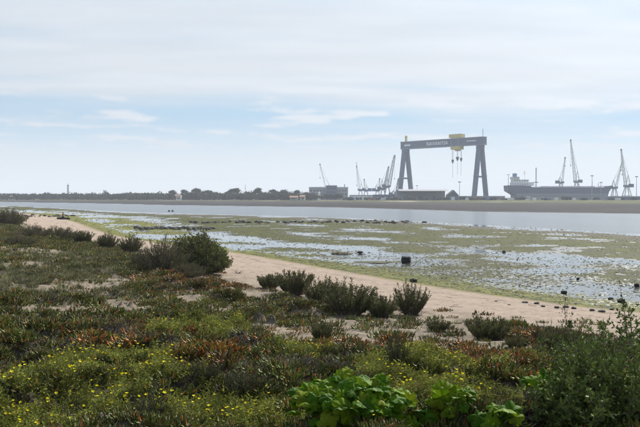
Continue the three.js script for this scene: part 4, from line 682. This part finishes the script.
// ---------------------------------------------------------------- thorn bushes at the right
{
  const fm = leafMat(1, 1, 1, 0.28, { vertexColors: true, roughness: 0.6 });
  function thorn(label, px, py, seed, n, reach, lean, dens) {
    const r = mulberry(seed), p = spot(px, py), g = thing('thorn_bush', label, 'bush', [p.x, p.y - 0.02, p.z]), fo = B();
    function addLeaves(pts, from, count, tone) { for (let j = 0; j < count; j++) { const t = lerp(from, 1, r()) * (pts.length - 1), i = Math.min(pts.length - 2, Math.floor(t)), c = pts[i].clone().lerp(pts[i + 1], t - i), m = 2 + Math.floor(r() * 3), v = tone * (0.7 + 0.6 * r()); for (let q = 0; q < m; q++) { const f = unit(r() * 2.2, r() * 6.283); fo.color(0.098 * v, 0.135 * v, 0.03 * v); fo.leaf(c, f, sideOf(f, r() * 6.283), 0.03 + 0.028 * r(), 0.0105); } } }
    for (let k = 0; k < n; k++) {
      const a = r() * 6.283, tilt = 0.15 + 1.0 * Math.sqrt(r()), len = reach * (0.55 + 0.5 * r()), pts = [V((r() - 0.5) * 0.3, 0, (r() - 0.5) * 0.3)], dir = unit(tilt, a); dir.x += lean[0] * r(); dir.z += lean[1] * r(); dir.normalize(); const N = 8;
      for (let j = 0; j < N; j++) { dir.y -= 0.07 * tilt * (j / N) * 2; dir.x += (r() - 0.5) * 0.35; dir.y += (r() - 0.5) * 0.25; dir.z += (r() - 0.5) * 0.35; dir.normalize(); const q = pts[j].clone().addScaledVector(dir, len / N); q.y = Math.max(q.y, 0.03); pts.push(q); }
      const b = B(); b.color(1, 1, 1); b.tube(pts, 0.009, 0.002, 5); const tone = 0.75 + 0.6 * r(); addLeaves(pts, 0.2, Math.round(dens * 17), tone);
      for (let t = 0; t < 6; t++) { const i = 1 + Math.floor(r() * (N - 1)), q0 = pts[i], d2 = unit(r() * 1.9, r() * 6.283), q1 = q0.clone().addScaledVector(d2, 0.07 + 0.08 * r()), q2 = q1.clone().addScaledVector(d2.clone().add(V((r() - 0.5) * 0.8, 0.2, (r() - 0.5) * 0.8)).normalize(), 0.06 + 0.1 * r()); b.tube([q0, q1, q2], 0.004, 0.0014, 3); addLeaves([q0, q1, q2], 0.1, Math.round(dens * 7), tone); }
      part('branch', b.geo(), bark, g);
    }
    const f = part('foliage', fo.geo(), fm, g); f.userData.kind = 'stuff'; return g;
  }
  thorn('dense dark thorn bush filling the bottom right corner', 628, 428, 3, 56, 0.8, [-0.1, 0], 1.15);
  thorn('arching thorn bush with open branches reaching over the sand at right', 592, 388, 4, 26, 1.2, [-0.3, 0.1], 0.9);
  thorn('thorn bush cut by the right border above the dark corner bush', 652, 392, 5, 26, 1.25, [-0.15, 0], 0.9);
  thorn('low thorn bush left of the dark corner bush', 565, 424, 6, 20, 0.32, [0, 0], 1.2);
  // single bare twig with a leafy tuft, standing up before the sand
  const p = spot(572, 372), g = thing('bare_twig', 'single crooked twig with a dark tuft standing up before the sand', 'twig', [p.x, p.y - 0.02, p.z]), s = -p.z / F, hh = 76 * s, pts = [V(0, 0, 0), V(0.05, hh * 0.3, 0), V(-0.06, hh * 0.55, 0.02), V(-0.10, hh * 0.75, 0), V(-0.12, hh * 0.9, 0.02), V(-0.10, hh, 0)];
  const b = B(); b.tube(pts, 0.008, 0.003, 5); part('branch', b.geo(), bark, g); for (let k = 0; k < 9; k++) { const i = 3 + Math.floor(rnd() * 2), q0 = pts[i].clone().lerp(pts[i + 1], rnd()), q1 = q0.clone().addScaledVector(unit(0.4 + rnd() * 1.2, rnd() * 6.283), 0.06 + 0.07 * rnd()); const c = B(); c.tube([q0, q1], 0.004, 0.0015, 4); part('side_twig', c.geo(), bark, g); }
  const fo = B(); for (let k = 0; k < 90; k++) { const i = 2 + Math.floor(rnd() * 3), c = pts[i].clone().lerp(pts[i + 1], rnd()).add(V(R(-0.06, 0.06), R(-0.05, 0.05), R(-0.06, 0.06))), f = unit(rnd() * 2, rnd() * 6.283); fo.color(0.06, 0.058, 0.035); fo.leaf(c, f, sideOf(f, rnd() * 6), 0.03, 0.006); } part('foliage', fo.geo(), fm, g).userData.kind = 'stuff';
}
console.log('all built');
renderer.render(scene, camera);
